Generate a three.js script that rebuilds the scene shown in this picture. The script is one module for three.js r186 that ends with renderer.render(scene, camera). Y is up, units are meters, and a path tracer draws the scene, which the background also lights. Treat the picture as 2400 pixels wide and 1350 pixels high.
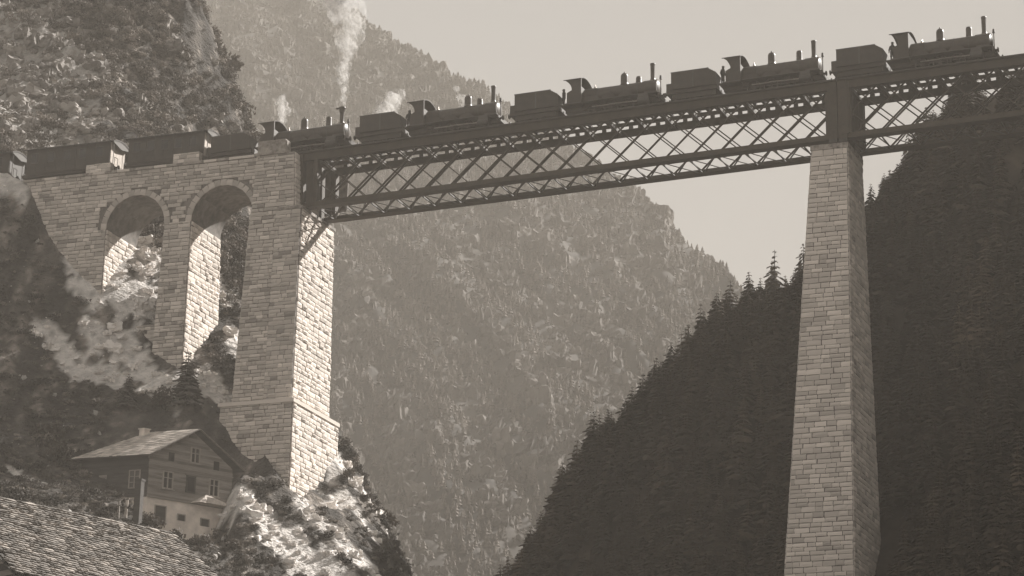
import * as THREE from 'three';
import { mergeGeometries } from 'three/addons/utils/BufferGeometryUtils.js';
import { MarchingCubes } from 'three/addons/objects/MarchingCubes.js';
import { createNoise2D, createNoise3D } from 'simplex-noise';

// ---------------------------------------------------------------- camera, sky, sun, haze, exposure
const scene = new THREE.Scene();
const camera = new THREE.PerspectiveCamera(11.138, 1024 / 576, 1, 6000);
camera.position.set(113.998, -91.047, 229.85);
camera.rotation.set(0.29937, 0.39064, 0.03021, 'YXZ');
scene.add(camera);
const renderer = new THREE.WebGLRenderer({ antialias: true });
renderer.setSize(1024, 576);
renderer.toneMapping = THREE.LinearToneMapping;
renderer.toneMappingExposure = 2.5;
renderer.shadowMap.enabled = true;
const SKY_W = 256, SKY_H = 128, skyData = new Float32Array(SKY_W * SKY_H * 4);
for (let j = 0; j < SKY_H; j++) for (let i = 0; i < SKY_W; i++) {
  const el = ((j + 0.5) / SKY_H - 0.5) * Math.PI, up = Math.max(0, Math.sin(el));
  const l = 0.165 - 0.015 * up, o = (j * SKY_W + i) * 4;
  skyData[o] = l * 1.0; skyData[o + 1] = l * 0.985; skyData[o + 2] = l * 0.97; skyData[o + 3] = 1;
}
const skyTex = new THREE.DataTexture(skyData, SKY_W, SKY_H, THREE.RGBAFormat, THREE.FloatType);
skyTex.mapping = THREE.EquirectangularReflectionMapping;
skyTex.magFilter = skyTex.minFilter = THREE.LinearFilter;
skyTex.needsUpdate = true;
scene.background = skyTex;
scene.environment = skyTex;
const sun = new THREE.DirectionalLight(new THREE.Color().setRGB(1.0, 0.965, 0.915), 5.0);
const SUN = new THREE.Vector3(0.46, 0.61, -0.645);
sun.position.copy(SUN).multiplyScalar(400);
sun.castShadow = true;
Object.assign(sun.shadow.camera, { left: -150, right: 150, top: 150, bottom: -150, near: 10, far: 900 });
scene.add(sun, sun.target);
scene.fog = new THREE.FogExp2(new THREE.Color().setRGB(1, 0.915, 0.81), 0.00037);

// ---------------------------------------------------------------- helpers
function rng(seed) { let a = seed >>> 0; return () => { a = (a + 0x6d2b79f5) >>> 0; let t = Math.imul(a ^ (a >>> 15), 1 | a); t = (t + Math.imul(t ^ (t >>> 7), 61 | t)) ^ t; return ((t ^ (t >>> 14)) >>> 0) / 4294967296; }; }
const n2 = createNoise2D(rng(11)), n3 = createNoise3D(rng(12));
const V = (x, y, z) => new THREE.Vector3(x, y, z);
const clamp = (x, a, b) => Math.min(b, Math.max(a, x)), lerp = (a, b, t) => a + (b - a) * t;
const smooth = (a, b, x) => { const t = clamp((x - a) / (b - a), 0, 1); return t * t * (3 - 2 * t); };
function fbm2(x, y, oct = 4) { let s = 0, a = 1, f = 1, w = 0; for (let i = 0; i < oct; i++) { s += a * n2(x * f + i * 17.3, y * f - i * 9.1); w += a; a *= 0.5; f *= 2.03; } return s / w; }
const ridged = (x, y, oct = 4) => { let s = 0, a = 1, f = 1, w = 0; for (let i = 0; i < oct; i++) { s += a * (1 - Math.abs(n2(x * f + i * 7.7, y * f + i * 3.3))); w += a; a *= 0.5; f *= 2.1; } return s / w; };
// a sepia print: everything in the place has a brownish grey
const tone = (v, s = 1) => [v * (1 + 0.13 * s), v, v * (1 - 0.115 * s)];
const C = (v, s = 1) => new THREE.Color().setRGB(...tone(v, s));
function noiseTexture(size, period, oct, seed, lo, hi, stretchX = 1, pow = 1) {
  const r = rng(seed), data = new Uint8Array(size * size * 4), lat = [];
  for (let o = 0; o < oct; o++) { const px = Math.max(1, Math.round(period * 2 ** o / stretchX)), py = period * 2 ** o; lat.push([px, py, Float32Array.from({ length: px * py }, r)]); }
  for (let j = 0; j < size; j++) for (let i = 0; i < size; i++) {
    let s = 0, w = 0, a = 1;
    for (const [px, py, L] of lat) {
      const x = i / size * px, y = j / size * py, x0 = Math.floor(x), y0 = Math.floor(y), fx = x - x0, fy = y - y0, u = fx * fx * (3 - 2 * fx), v = fy * fy * (3 - 2 * fy);
      const at = (X, Y) => L[(Y % py) * px + (X % px)];
      s += a * lerp(lerp(at(x0, y0), at(x0 + 1, y0), u), lerp(at(x0, y0 + 1), at(x0 + 1, y0 + 1), u), v); w += a; a *= 0.62;
    }
    const t = clamp((s / w - 0.5) * 1.9 + 0.5, 0, 1) ** pow, g = Math.round(255 * lerp(lo, hi, t)), o = (j * size + i) * 4;
    data[o] = data[o + 1] = data[o + 2] = g; data[o + 3] = 255;
  }
  const t = new THREE.DataTexture(data, size, size); t.wrapS = t.wrapT = THREE.RepeatWrapping; t.magFilter = THREE.LinearFilter; t.minFilter = THREE.LinearMipmapLinearFilter; t.needsUpdate = true; return t;
}
const rep = (t, x, y) => { const c = t.clone(); c.repeat.set(x, y); c.needsUpdate = true; return c; };
const T = { rock: noiseTexture(512, 8, 6, 1, 0.35, 1), soft: noiseTexture(256, 4, 5, 2, 0.6, 1), wood: noiseTexture(512, 32, 4, 3, 0.5, 1, 16), grime: noiseTexture(256, 6, 5, 4, 0.55, 1), ground: noiseTexture(512, 8, 6, 9, 0.6, 1), speck: noiseTexture(512, 24, 5, 5, 0.2, 1, 1, 0.8) };
const mat = (v, o = {}) => new THREE.MeshStandardMaterial({ color: C(v, o.s ?? 1), roughness: o.r ?? 0.85, metalness: o.m ?? 0, map: o.map ?? null, bumpMap: o.bump ?? null, bumpScale: o.bs ?? 0, vertexColors: o.vc ?? false, side: THREE.DoubleSide });
const M = {
  iron: mat(0.032, { r: 0.6, s: 2, map: rep(T.grime, 0.4, 0.4) }), ironLight: mat(0.06, { r: 0.6, s: 1.2, map: rep(T.grime, 0.4, 0.4) }), girder: mat(0.034, { r: 0.7, s: 3.4, map: rep(T.grime, 0.3, 0.3) }),
  loco: mat(0.028, { r: 0.55, s: 3.2, map: rep(T.grime, 0.5, 0.5) }), boiler: mat(0.045, { r: 0.42, s: 2.6, map: rep(T.grime, 0.5, 0.5) }), steel: mat(0.22, { r: 0.4, m: 0.3 }), brass: mat(0.3, { r: 0.35, m: 0.4 }), coal: mat(0.02, { r: 0.9 }),
  coach: mat(0.026, { r: 0.6, s: 3.2, map: rep(T.grime, 0.4, 0.4) }), coachRoof: mat(0.05, { r: 0.8, map: T.soft }), pale: mat(0.55, { map: T.soft }),
  sleeper: mat(0.06, { map: T.wood }), plank: mat(0.10, { map: T.wood }), rail: mat(0.1, { r: 0.5, m: 0.3 }),
  core: mat(0.2, { map: rep(T.rock, 0.3, 0.3) }), coping: mat(0.34, { map: rep(T.rock, 0.4, 0.4) }), plaster: mat(0.78, { map: rep(T.soft, 0.25, 0.25) }), timber: mat(0.28, { map: rep(T.wood, 0.5, 0.25), bump: rep(T.wood, 0.5, 0.25), bs: 0.02 }), timberDark: mat(0.06, { map: rep(T.wood, 0.5, 0.25) }),
  frame: mat(0.33, { map: T.soft }), glass: new THREE.MeshStandardMaterial({ color: C(0.02), roughness: 0.12 }), wood: mat(0.2, { map: rep(T.wood, 0.6, 0.3) }), cloth: mat(0.025), skin: mat(0.35), trunk: mat(0.05, { map: T.wood }),
};
// a mesh builder: merges pieces, with texture coordinates in metres taken from the face each triangle shows
class MB {
  constructor() { this.g = []; }
  add(g, m) { const c = (g.index ? g.toNonIndexed() : g.clone()); for (const k of Object.keys(c.attributes)) if (k !== 'position' && k !== 'normal') c.deleteAttribute(k); if (!c.attributes.normal) c.computeVertexNormals(); if (m) c.applyMatrix4(m); this.g.push(c); return this; }
  box(x0, x1, y0, y1, z0, z1) { return this.add(new THREE.BoxGeometry(x1 - x0, y1 - y0, z1 - z0), new THREE.Matrix4().makeTranslation((x0 + x1) / 2, (y0 + y1) / 2, (z0 + z1) / 2)); }
  bar(a, b, w, h, up = V(0, 0, 1)) {   // w across, h along "up"
    const d = b.clone().sub(a), L = d.length(), x = d.normalize(), z = V(0, 0, 0).crossVectors(x, up).normalize(), y = V(0, 0, 0).crossVectors(z, x);
    return this.add(new THREE.BoxGeometry(L, h, w), new THREE.Matrix4().makeBasis(x, y, z).setPosition(a.clone().add(b).multiplyScalar(0.5)));
  }
  cyl(a, b, r0, r1 = r0, n = 14) {
    const d = b.clone().sub(a), L = d.length();
    return this.add(new THREE.CylinderGeometry(r1, r0, L, n), new THREE.Matrix4().compose(a.clone().add(b).multiplyScalar(0.5), new THREE.Quaternion().setFromUnitVectors(V(0, 1, 0), d.normalize()), V(1, 1, 1)));
  }
  lathe(pts, pos, n = 18) { return this.add(new THREE.LatheGeometry(pts.map((p) => new THREE.Vector2(...p)), n), new THREE.Matrix4().makeTranslation(...pos)); }
  extrude(pts, depth, m, bevel = 0) { const s = !Array.isArray(pts) ? pts : new THREE.Shape(pts.map((p) => new THREE.Vector2(...p))); return this.add(new THREE.ExtrudeGeometry(s, { depth, bevelEnabled: bevel > 0, bevelSize: bevel, bevelThickness: bevel, bevelSegments: 1, curveSegments: 24 }), m); }
  quads(list) { const p = []; for (const [a, b, c, d] of list) for (const v of [a, b, c, a, c, d]) p.push(v.x, v.y, v.z); const g = new THREE.BufferGeometry(); g.setAttribute('position', new THREE.Float32BufferAttribute(p, 3)); g.computeVertexNormals(); return this.add(g); }
  geo(m) {
    const g = this.g.length > 1 ? mergeGeometries(this.g) : this.g[0]; if (m) g.applyMatrix4(m);
    const p = g.attributes.position, n = g.attributes.normal, uv = new Float32Array(p.count * 2);
    for (let i = 0; i < p.count; i += 3) {
      const nx = Math.abs(n.getX(i) + n.getX(i + 1) + n.getX(i + 2)), ny = Math.abs(n.getY(i) + n.getY(i + 1) + n.getY(i + 2)), nz = Math.abs(n.getZ(i) + n.getZ(i + 1) + n.getZ(i + 2));
      for (let k = i; k < i + 3; k++) { uv[k * 2] = ny >= nx && ny >= nz ? p.getX(k) : nx > nz ? p.getZ(k) : p.getX(k); uv[k * 2 + 1] = ny >= nx && ny >= nz ? p.getZ(k) : p.getY(k); }
    }
    g.setAttribute('uv', new THREE.BufferAttribute(uv, 2)); return g;
  }
  build(name, material, parent, m) { const o = new THREE.Mesh(this.geo(m), material); o.name = name; o.castShadow = o.receiveShadow = true; if (parent) parent.add(o); return o; }
}
const used = {};
const numbered = (name) => { const k = used[name] = (used[name] ?? -1) + 1; return k ? `${name}_${String(k).padStart(3, '0')}` : name; };
function tag(o, label, category, group) { o.userData.label = label; if (category) o.userData.category = category; if (group) o.userData.group = group; return o; }
function thing(name, label, category, pos = [0, 0, 0], group) { const o = new THREE.Group(); o.name = numbered(name); o.position.set(...pos); scene.add(o); return tag(o, label, category, group); }
function solo(o, name, label, category, group) { o.name = numbered(name); scene.add(o); o.castShadow = o.receiveShadow = true; return tag(o, label, category, group); }
function kind(o, k) { o.userData.kind = k; return o; }

const GRADE = 0.0233;
const railY = (x) => (x > -8 ? GRADE * x : -8 * GRADE - (x + 8) * 0.006);
const CAM = camera.position;

// ---------------------------------------------------------------- terrain
// heights of the left hillside through measured points, a thin-plate spline
const POINTS = [[-29, -0.6, 3.6], [-33.2, 0.9, 4.2], [-30, -6.9, 5.8], [-26.7, -5.6, 2.8], [-21.1, -10.2, 2.3], [-13.7, -19.9, 3.97], [-11.6, -20.8, 4.16], [-5.7, -27, 5], [1.4, -31.9, 4.8], [-26, -18.5, 10.6], [-22, -16, 6.3], [-21.6, -28.2, 16.4], [-16.9, -28.5, 13.4], [-13.4, -25.3, 8.7], [-8.3, -27.2, 7.7], [-13, -33.1, 17.2], [-5, -37.4, 19.3], [-1.7, -39, 18.5], [0.7, -38.6, 15.9], [-1, -33.8, 11.2], [-0.4, -30.6, 7.2],
  [2.1, -36.5, 9.9], [7.1, -37.5, 6.8], [6.1, -41.8, 12.6], [10.8, -41, 7.4], [4.2, -42.5, 16.6], [-5.5, -39.3, 28.2], [1.2, -27.8, -4.9], [4.1, -32.2, -8.2], [6.4, -38, -9.2], [-14, -6, -11.6], [-18, 1, -18.6], [-28.1, -1.5, -14.4], [-38.9, 26.5, -58.7], [-46.8, 37, -66.2], [-55.6, 51, -73.4], [-60.5, 49.8, -66], [-69.6, 45, -51.4], [-54.9, 24.7, -30.4], [-43.5, 20.6, -29.8], [-34.8, 18, -33.3], [-39.3, 10.7, -15.2], [-34.8, 11.5, -20.3],
  [-37, 13, -50], [-29, -16, -50], [-20, -34, -50], [-8, -52, -50], [-16, -11, -27], [-8, -27, -26], [0, -42, -26], [-52, 25, -75], [-42, -5, -75], [-32, -35, -75], [-38, -50, -100], [-65, 15, -100], [8, -48, -28], [12, -46, -10], [20, -58, 0], [20, -58, 14], [8, -60, -60], [14, -52, 30], [22, -62, 60], [-5, -50, 60], [-30, -42, 50], [-35, -22, 25], [-45, -8, 12], [-60, 10, 0], [-70, -10, 40], [-55, -30, 60], [-75, 55, -95], [-60, 30, -112], [-25, -60, -100], [30, -66, 110], [-50, -55, 110], [-90, 30, -20], [-95, 70, -80]];
function spline(pts, relax) {
  const n = pts.length, N = n + 3, A = Array.from({ length: N }, () => new Float64Array(N + 1)), U = (r2) => (r2 > 0 ? 0.5 * r2 * Math.log(r2) : 0);
  pts.forEach(([x, y, z], i) => {
    pts.forEach(([x2, , z2], j) => { A[i][j] = U((x - x2) ** 2 + (z - z2) ** 2) + (i === j ? relax : 0); });
    A[i][n] = A[n][i] = 1; A[i][n + 1] = A[n + 1][i] = x; A[i][n + 2] = A[n + 2][i] = z; A[i][N] = y;
  });
  for (let c = 0; c < N; c++) {
    let p = c; for (let r = c + 1; r < N; r++) if (Math.abs(A[r][c]) > Math.abs(A[p][c])) p = r;
    [A[c], A[p]] = [A[p], A[c]];
    for (let r = 0; r < N; r++) if (r !== c) { const f = A[r][c] / A[c][c]; if (f) for (let k = c; k <= N; k++) A[r][k] -= f * A[c][k]; }
  }
  const w = A.map((r, i) => r[N] / r[i]);
  return (x, z) => { let s = w[n] + w[n + 1] * x + w[n + 2] * z; for (let i = 0; i < n; i++) s += w[i] * U((x - pts[i][0]) ** 2 + (z - pts[i][2]) ** 2); return s; };
}
const leftBase = spline(POINTS, 4);
const POLY = {
  scree: [[[-23.8, 7.8, 0.6], [-21.6, 7.6, 0.9], [-19.1, 8.2, 0.9], [-15.5, 7.0, 0.8]], [[-20.1, 5.8, 0.8], [-16.4, 4.8, 1.3], [-12.9, 5.4, 1.5], [-10.0, 5.6, 1.2]], [[-10.3, 3.9, 1.2], [-8.4, 2.5, 1.5], [-7.2, 2.2, 1.4]], [[-1.9, 11.2, 0.6], [0.7, 11.3, 1.4], [4.5, 11.3, 1.9], [8.5, 11.4, 2.2], [12, 12, 2.4]], [[3.0, 6.6, 0.7], [6.1, 7.2, 0.9], [9.1, 7.4, 1.0], [12.0, 6.4, 1.2]], [[3.4, 0.4, 1.1], [5.5, 0.2, 0.5], [7.5, 0.6, 0.4]], [[1.0, -4.2, 1.6], [2.5, -4.9, 1.2], [4.6, -6.5, 0.6]], [[2.1, 5.4, 0.7], [3.4, 3.4, 1.2], [3.2, -1.0, 1.6]], [[-23.5, 2.6, 1.2], [-21.8, 2.6, 1.8], [-19, 1.6, 2.2], [-17, 0.5, 2.2], [-15.5, -1, 2.4], [-14.5, -4, 2.2]], [[-20, -2.5, 2.4], [-16.5, -5.5, 2.4], [-13, -7, 1.6]], [[-9.5, -3.5, 1.2], [-7, -5, 1.4]], [[-17.7, 20.6, 0.4], [-15.2, 21.9, 0.5], [-13.1, 22.5, 0.5]], [[-40, 4.6, 0.8], [-34, 4.4, 0.9], [-29.4, 3.6, 0.6]], [[-3.4, 6.9, 0.7], [-1.3, 7.3, 0.7]]],
  cliff: [[[-62, -41, 6], [-52.5, -33, 6], [-44, -24, 6], [-39, -15, 5]], [[-52.6, -38, 4], [-47, -35, 4]]],
};
function near(lines, x, z) {   // how far inside the widths of these lines a place lies: 1 in the middle, 0 at the edge, less outside
  let best = -9;
  for (const l of lines) for (let i = 0; i + 1 < l.length; i++) {
    const [ax, az, aw] = l[i], [bx, bz, bw] = l[i + 1], dx = bx - ax, dz = bz - az, t = clamp(((x - ax) * dx + (z - az) * dz) / (dx * dx + dz * dz), 0, 1);
    best = Math.max(best, 1 - Math.hypot(x - ax - dx * t, z - az - dz * t) / lerp(aw, bw, t));
  }
  return best;
}
function leftHeight(x, z) {
  let h = leftBase(x, z);
  const far = smooth(6, 30, Math.hypot(x + 8, (z - 4) * 0.8)) * 0.9 + 0.25, behind = smooth(-8, -30, z);
  h += far * (fbm2(x * 0.06, z * 0.06, 4) * 1.2 + behind * (ridged(x * 0.07 + 3, z * 0.07, 4) - 0.55) * 4) + (ridged(x * 0.35, z * 0.35, 3) - 0.5) * 0.6 * (1 - 0.8 * smooth(-0.2, 0.2, isBare(x, z))) + (ridged(x * 0.8 + z * 0.3, z * 0.8, 3) - 0.6) * 0.42;
  h -= smooth(-76, -96, z) * 70;
  h -= 2.4 * smooth(4.5, 1.2, Math.hypot(x - 1.2, (z - 1.5) * 0.75));
  { const gx = (x + 6.45) * 0.568 - (z - 16.6) * 0.823, gz = (x + 6.45) * 0.823 + (z - 16.6) * 0.568, inx = Math.max(-0.6 - gx, 0, gx - (gz < 0.3 ? 8.6 : 5.2)), inz = Math.max(-1.2 - gz, 0, gz - 6); h = Math.min(h, -39.3 + Math.max(0, Math.hypot(inx, inz) - 0.3) * 2.6 + (gz > 0 ? -gz * 0.25 : 0)); }
  if (x < -27 && Math.abs(z) < 9) { const bed = -0.5 + smooth(2.6, 9, Math.abs(z)) * 14; h = Math.min(h, lerp(h, bed, smooth(-27, -28.5, x))); }
  return h;
}
// the right-hand wall of the gorge: a spur whose crest climbs to the right
const CREST = [[-30, -52], [5, -35.8], [18.9, -19], [29.4, -9.6], [35.9, -6.3], [42, -1], [51, 8], [57.8, 13], [62, 16], [67, 22], [76, 34], [90, 37], [110, 40], [140, 50], [200, 80], [320, 150], [460, 220]];
const line = (pts, x) => { let i = 1; while (i < pts.length - 1 && pts[i][0] < x) i++; const [a, b] = [pts[i - 1], pts[i]]; return lerp(a[1], b[1], (x - a[0]) / (b[0] - a[0])); };
function rightHeight(x, z) {
  const crest = line(CREST, x), front = -35 + fbm2(x * 0.02, 4, 2) * 3;
  let h = crest;
  if (z > front) { const steep = lerp(1.55, 1.1, smooth(60, 140, x)); h -= (z - front) * steep * smooth(-4, 20, z - front) ; }
  h -= smooth(-60, -260, z) * smooth(60, 0, x) * 25;
  h += fbm2(x * 0.05, z * 0.05, 4) * 1.6 + (z > front ? (ridged(x * 0.045, z * 0.02, 3) - 0.6) * 5 : 0);
  return Math.max(h, -75 - fbm2(x * 0.03, z * 0.03, 2) * 2);
}
function terrain(x0, x1, nx, z0, z1, nz, height, colour, keep, lean = -0.8) {
  const p = new Float32Array((nx + 1) * (nz + 1) * 3), c = new Float32Array(p.length), uv = new Float32Array((nx + 1) * (nz + 1) * 2), id = [];
  for (let j = 0; j <= nz; j++) for (let i = 0; i <= nx; i++) { const k = j * (nx + 1) + i, x = lerp(x0, x1, i / nx), z = lerp(z0, z1, j / nz); p.set([x, height(x, z), z], k * 3); }
  for (let j = 0; j < nz; j++) for (let i = 0; i < nx; i++) { const a = j * (nx + 1) + i, b = a + 1, d = a + nx + 1, e = d + 1; if (!keep || keep(p[a * 3], p[a * 3 + 1], p[a * 3 + 2])) id.push(a, d, b, b, d, e); }
  const g = new THREE.BufferGeometry(); g.setAttribute('position', new THREE.BufferAttribute(p, 3)); g.setIndex(id); g.computeVertexNormals();
  const n = g.attributes.normal;
  for (let k = 0; k < p.length / 3; k++) { c.set(colour(p[k * 3], p[k * 3 + 1], p[k * 3 + 2], n.getY(k)), k * 3); uv.set([p[k * 3] + p[k * 3 + 1] * lean, p[k * 3 + 2] - p[k * 3 + 1] * 0.6], k * 2); }
  g.setAttribute('color', new THREE.BufferAttribute(c, 3)); g.setAttribute('uv', new THREE.BufferAttribute(uv, 2));
  return g;
}
const isBare = (x, z) => { const e = fbm2(x * 0.5, z * 0.5, 3); return Math.max(near(POLY.scree, x, z) + e * 0.9, near(POLY.cliff, x, z) + e * 0.9 - 0.1); };
function leftColour(x, y, z, ny) {
  const a = fbm2(x * 0.22, z * 0.22 + y * 0.12, 4), b = fbm2(x * 0.9, z * 0.9, 3), bare = isBare(x, z), behind = smooth(-8, -20, z);
  let v = lerp(0.04, 0.13, smooth(-0.35, 0.55, a + b * 0.5)) * lerp(1, 0.85, behind);
  v = lerp(v, 0.36, smooth(0.35, 0.55, a * 0.6 + b * 0.7 + (ny < 0.6 ? 0.1 : 0)) * 0.7);
  const crack = smooth(0.8, 0.95, ridged(x * 0.55 + z * 0.3, z * 0.55 - y * 0.25, 3)), stain = smooth(0.0, 0.6, fbm2(x * 0.5 + y * 0.3, z * 1.2, 3));
  v = lerp(v, (0.76 + b * 0.06) * (1 - 0.6 * crack) * (1 - 0.25 * stain), smooth(-0.05, 0.2, bare) * (behind > 0.5 ? 0.55 : 1));
  return tone(v, v > 0.3 ? 0.5 : 1.1);
}
const groundMat = new THREE.MeshStandardMaterial({ vertexColors: true, roughness: 1, map: rep(T.ground, 0.16, 0.16), bumpMap: rep(T.rock, 0.3, 0.3), bumpScale: 0.35, side: THREE.DoubleSide });
const left = new THREE.Mesh(terrain(-112, 26, 420, -98, 112, 560, leftHeight, leftColour), groundMat);
kind(solo(left, 'hillside', 'steep rocky hillside with scrub and pale scree left of the gorge'), 'structure');
const forestFloor = new THREE.MeshStandardMaterial({ vertexColors: true, roughness: 1, map: rep(T.rock, 0.1, 0.1), side: THREE.DoubleSide });
const right = new THREE.Mesh(terrain(-30, 460, 245, -300, 110, 205, rightHeight, (x, y, z) => {
  const gully = smooth(0.6, 0.8, ridged(x * 0.03 + 0.4, z * 0.03 + y * 0.02, 3)) * smooth(50, 70, x + y * 0.2);
  return tone(lerp(0.035, 0.085, gully) * (1 + 0.4 * fbm2(x * 0.2, z * 0.2, 3)), 2.6);
}, (x, y) => y > -74, 0.8), forestFloor);
kind(solo(right, 'hillside', 'dark wooded hillside in shadow right of the gorge'), 'structure');
const floorShape = new THREE.PlaneGeometry(1600, 1500, 60, 60).rotateX(-Math.PI / 2).translate(0, -72, -250);
{ const p = floorShape.attributes.position; for (let i = 0; i < p.count; i++) p.setY(i, -72 - Math.max(0, p.getZ(i) - 60) * 0.2 + fbm2(p.getX(i) * 0.01, p.getZ(i) * 0.01, 3) * 2); floorShape.computeVertexNormals(); }
kind(solo(new THREE.Mesh(floorShape, mat(0.08, { map: rep(T.rock, 150, 150) })), 'ground', 'valley floor below the hillsides'), 'structure');

// the far mountain, in axes turned to face down the valley
const UX = V(0.92467, 0, -0.38078), FX = V(-0.38078, 0, -0.92467);
const RIDGE = [[-520, 1500, 500], [-197, 1350, 490], [-118, 1300, 462], [-86, 1260, 434], [-59, 1200, 396], [-38, 1150, 364], [-19, 1100, 331], [6, 1060, 302], [30, 1020, 274], [50, 980, 245], [58, 960, 225], [67, 930, 204], [74, 900, 186], [87, 880, 166], [117, 860, 134], [220, 830, 70], [420, 820, 60]];
const NEARER = 0.86;
function mountainHeight(u0, w0) {
  const u = u0 / NEARER, v = w0 / NEARER;
  const vr = line(RIDGE.map((r) => [r[0], r[1]]), u), yr = line(RIDGE.map((r) => [r[0], r[2]]), u), v0 = 560, y0 = -70;
  const slant = u * 0.95 + v * 0.34, t = clamp((v - v0) / (vr - v0), 0, 1.6);
  let h = t < 1 ? lerp(y0, yr, t ** 0.92) : yr - (t - 1) * 320;
  const k = smooth(0, 0.15, t);
  const calm = 1 - 0.85 * smooth(0.7, 1, t);
  h += k * ((ridged(slant * 0.02, v * 0.002, 3) - 0.6) * 6 * calm + (ridged(slant * 0.07, v * 0.006, 3) - 0.6) * 4 * calm + fbm2(u * 0.012, v * 0.006, 3) * 6 + fbm2(slant * 0.12, v * 0.04, 4) * 2.0 * (0.3 + 0.7 * calm));
  return (h - CAM.y) * NEARER + CAM.y;
}
{
  const nx = 330, nz = 300, g = terrain(-447, 275, nx, 482, 1462, nz, mountainHeight, (u0, h0, w0, ny) => {
    const u = u0 / NEARER, v = w0 / NEARER, h = (h0 - CAM.y) / NEARER + CAM.y;
    const across = u * 0.88 + h * 0.5, along = h * 0.88 - u * 0.5, s = ridged(across * 0.03, along * 0.0045, 4), f = fbm2(across * 0.045, along * 0.014, 4), d = fbm2(across * 0.25, along * 0.11, 3);
    let a = lerp(0.05, 0.11, smooth(-0.4, 0.5, f + d * 0.4));
    a = lerp(a, 0.1, smooth(0.74, 0.98, s + d * 0.3) * smooth(-0.5, 0.4, f)); a = lerp(a, 0.085, smooth(0.3, 0.7, f + d * 0.4) * 0.6);
    return tone(a * 0.72, 1);
  });
  const p = g.attributes.position, w = V(0, 0, 0);
  for (let i = 0; i < p.count; i++) { w.set(CAM.x, 0, CAM.z).addScaledVector(UX, p.getX(i)).addScaledVector(FX, p.getZ(i)); p.setXYZ(i, w.x, p.getY(i), w.z); }
  g.computeVertexNormals();
  kind(solo(new THREE.Mesh(g, new THREE.MeshStandardMaterial({ vertexColors: true, roughness: 1, map: rep(T.rock, 0.02, 0.02), side: THREE.DoubleSide })), 'mountain', 'pale hazy mountainside behind the bridge, streaked with rock'), 'structure');
}

// ---------------------------------------------------------------- masonry
function stoneShape(seed, rough) {   // a stone of unit size: its front at z = 0..1, its back let into the wall
  const r = rng(seed), NX = 4, NY = 3, P = [], id = [];
  for (let j = 0; j < NY; j++) for (let i = 0; i < NX; i++) {
    const edge = i === 0 || j === 0 || i === NX - 1 || j === NY - 1;
    const x = [-0.5, -0.24, 0.24, 0.5][i] * (edge ? 0.97 : 1) + (r() - 0.5) * 0.06, y = [-0.5, 0, 0.5][j] * 0.93 + (r() - 0.5) * 0.08;
    P.push(x, y, edge ? 0.25 + r() * 0.35 * rough : 0.55 + r() * 0.45);
  }
  for (let j = 0; j + 1 < NY; j++) for (let i = 0; i + 1 < NX; i++) { const a = j * NX + i, b = a + 1, c = a + NX, d = c + 1; id.push(a, b, d, a, d, c); }
  const ring = [0, 1, 2, 3, 7, 11, 10, 9, 8, 4], base = P.length / 3;
  for (const k of ring) P.push(P[k * 3], P[k * 3 + 1], -1.2);
  ring.forEach((k, n) => { const m = (n + 1) % ring.length; id.push(k, base + n, base + m, k, base + m, ring[m]); });
  const g = new THREE.BufferGeometry(); g.setAttribute('position', new THREE.Float32BufferAttribute(P, 3)); g.setIndex(id);
  const f = g.toNonIndexed(); f.computeVertexNormals(); return f;
}
const STONES = Array.from({ length: 8 }, (_, k) => stoneShape(100 + k, 1));
const STONE_TONES = [0.24, 0.34, 0.42, 0.48, 0.55, 0.62, 0.7].map((v, i) => mat(v, { s: 0.9, r: 0.95 }));
const stoneColor = STONE_TONES.map((m) => m.color);
const whiteStone = new THREE.MeshStandardMaterial({ color: 0xffffff, roughness: 0.95, side: THREE.DoubleSide });
// lays courses of stones over the four-cornered face BL, BR, TR, TL
function layStones(list, r, [BL, BR, TR, TL], o) {
  const up = TL.clone().sub(BL), H = up.length(), n = V(0, 0, 0).crossVectors(BR.clone().sub(BL), up).normalize();
  const at = (s, t) => BL.clone().lerp(TL, t).lerp(BR.clone().lerp(TR, t), s);
  let y = 0;
  while (y < H - 0.1) {
    let h = lerp(o.h[0], o.h[1], r()); if (y + h > H - 0.12) h = H - y;
    const t = (y + h / 2) / H, A = at(0, t), B = at(1, t), L = A.distanceTo(B), ux = B.clone().sub(A).normalize(), uy = V(0, 0, 0).crossVectors(n, ux);
    let x = 0, first = true;
    while (x < L - 0.02) {
      let w = lerp(o.w[0], o.w[1], r()); if (first) { w *= 0.5 + r() * 0.6; first = false; } if (x + w > L - o.w[0] * 0.5) w = L - x;
      const c = A.clone().addScaledVector(ux, x + w / 2 + (r() - 0.5) * 0.02).addScaledVector(uy, (r() - 0.5) * 0.03), rot = new THREE.Matrix4().makeRotationZ((r() - 0.5) * 0.03 + (r() < 0.5 ? Math.PI : 0));
      if (!o.mask || o.mask(c, w, h)) {
        const d = lerp(o.d[0], o.d[1], r() ** 1.5), m = new THREE.Matrix4().makeBasis(ux.clone().multiplyScalar(w - o.joint), uy.clone().multiplyScalar(h - o.joint), n.clone().multiplyScalar(d)).setPosition(c);
        m.multiply(rot);
        list.push({ m, tone: clamp(Math.floor((o.tone ?? 3) + (r() + r() - 1) * (o.spread ?? 2.6) + fbm2(c.x * 0.3 + c.z, c.y * 0.3, 2) * 0.8 + fbm2((c.x + c.z) * 0.9, c.y * 0.06, 2) * 1.1 + 0.5), 0, 6), size: w * h / c.distanceToSquared(CAM), k: Math.floor(r() * 8) });
      }
      x += w;
    }
    y += h;
  }
}
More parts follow.
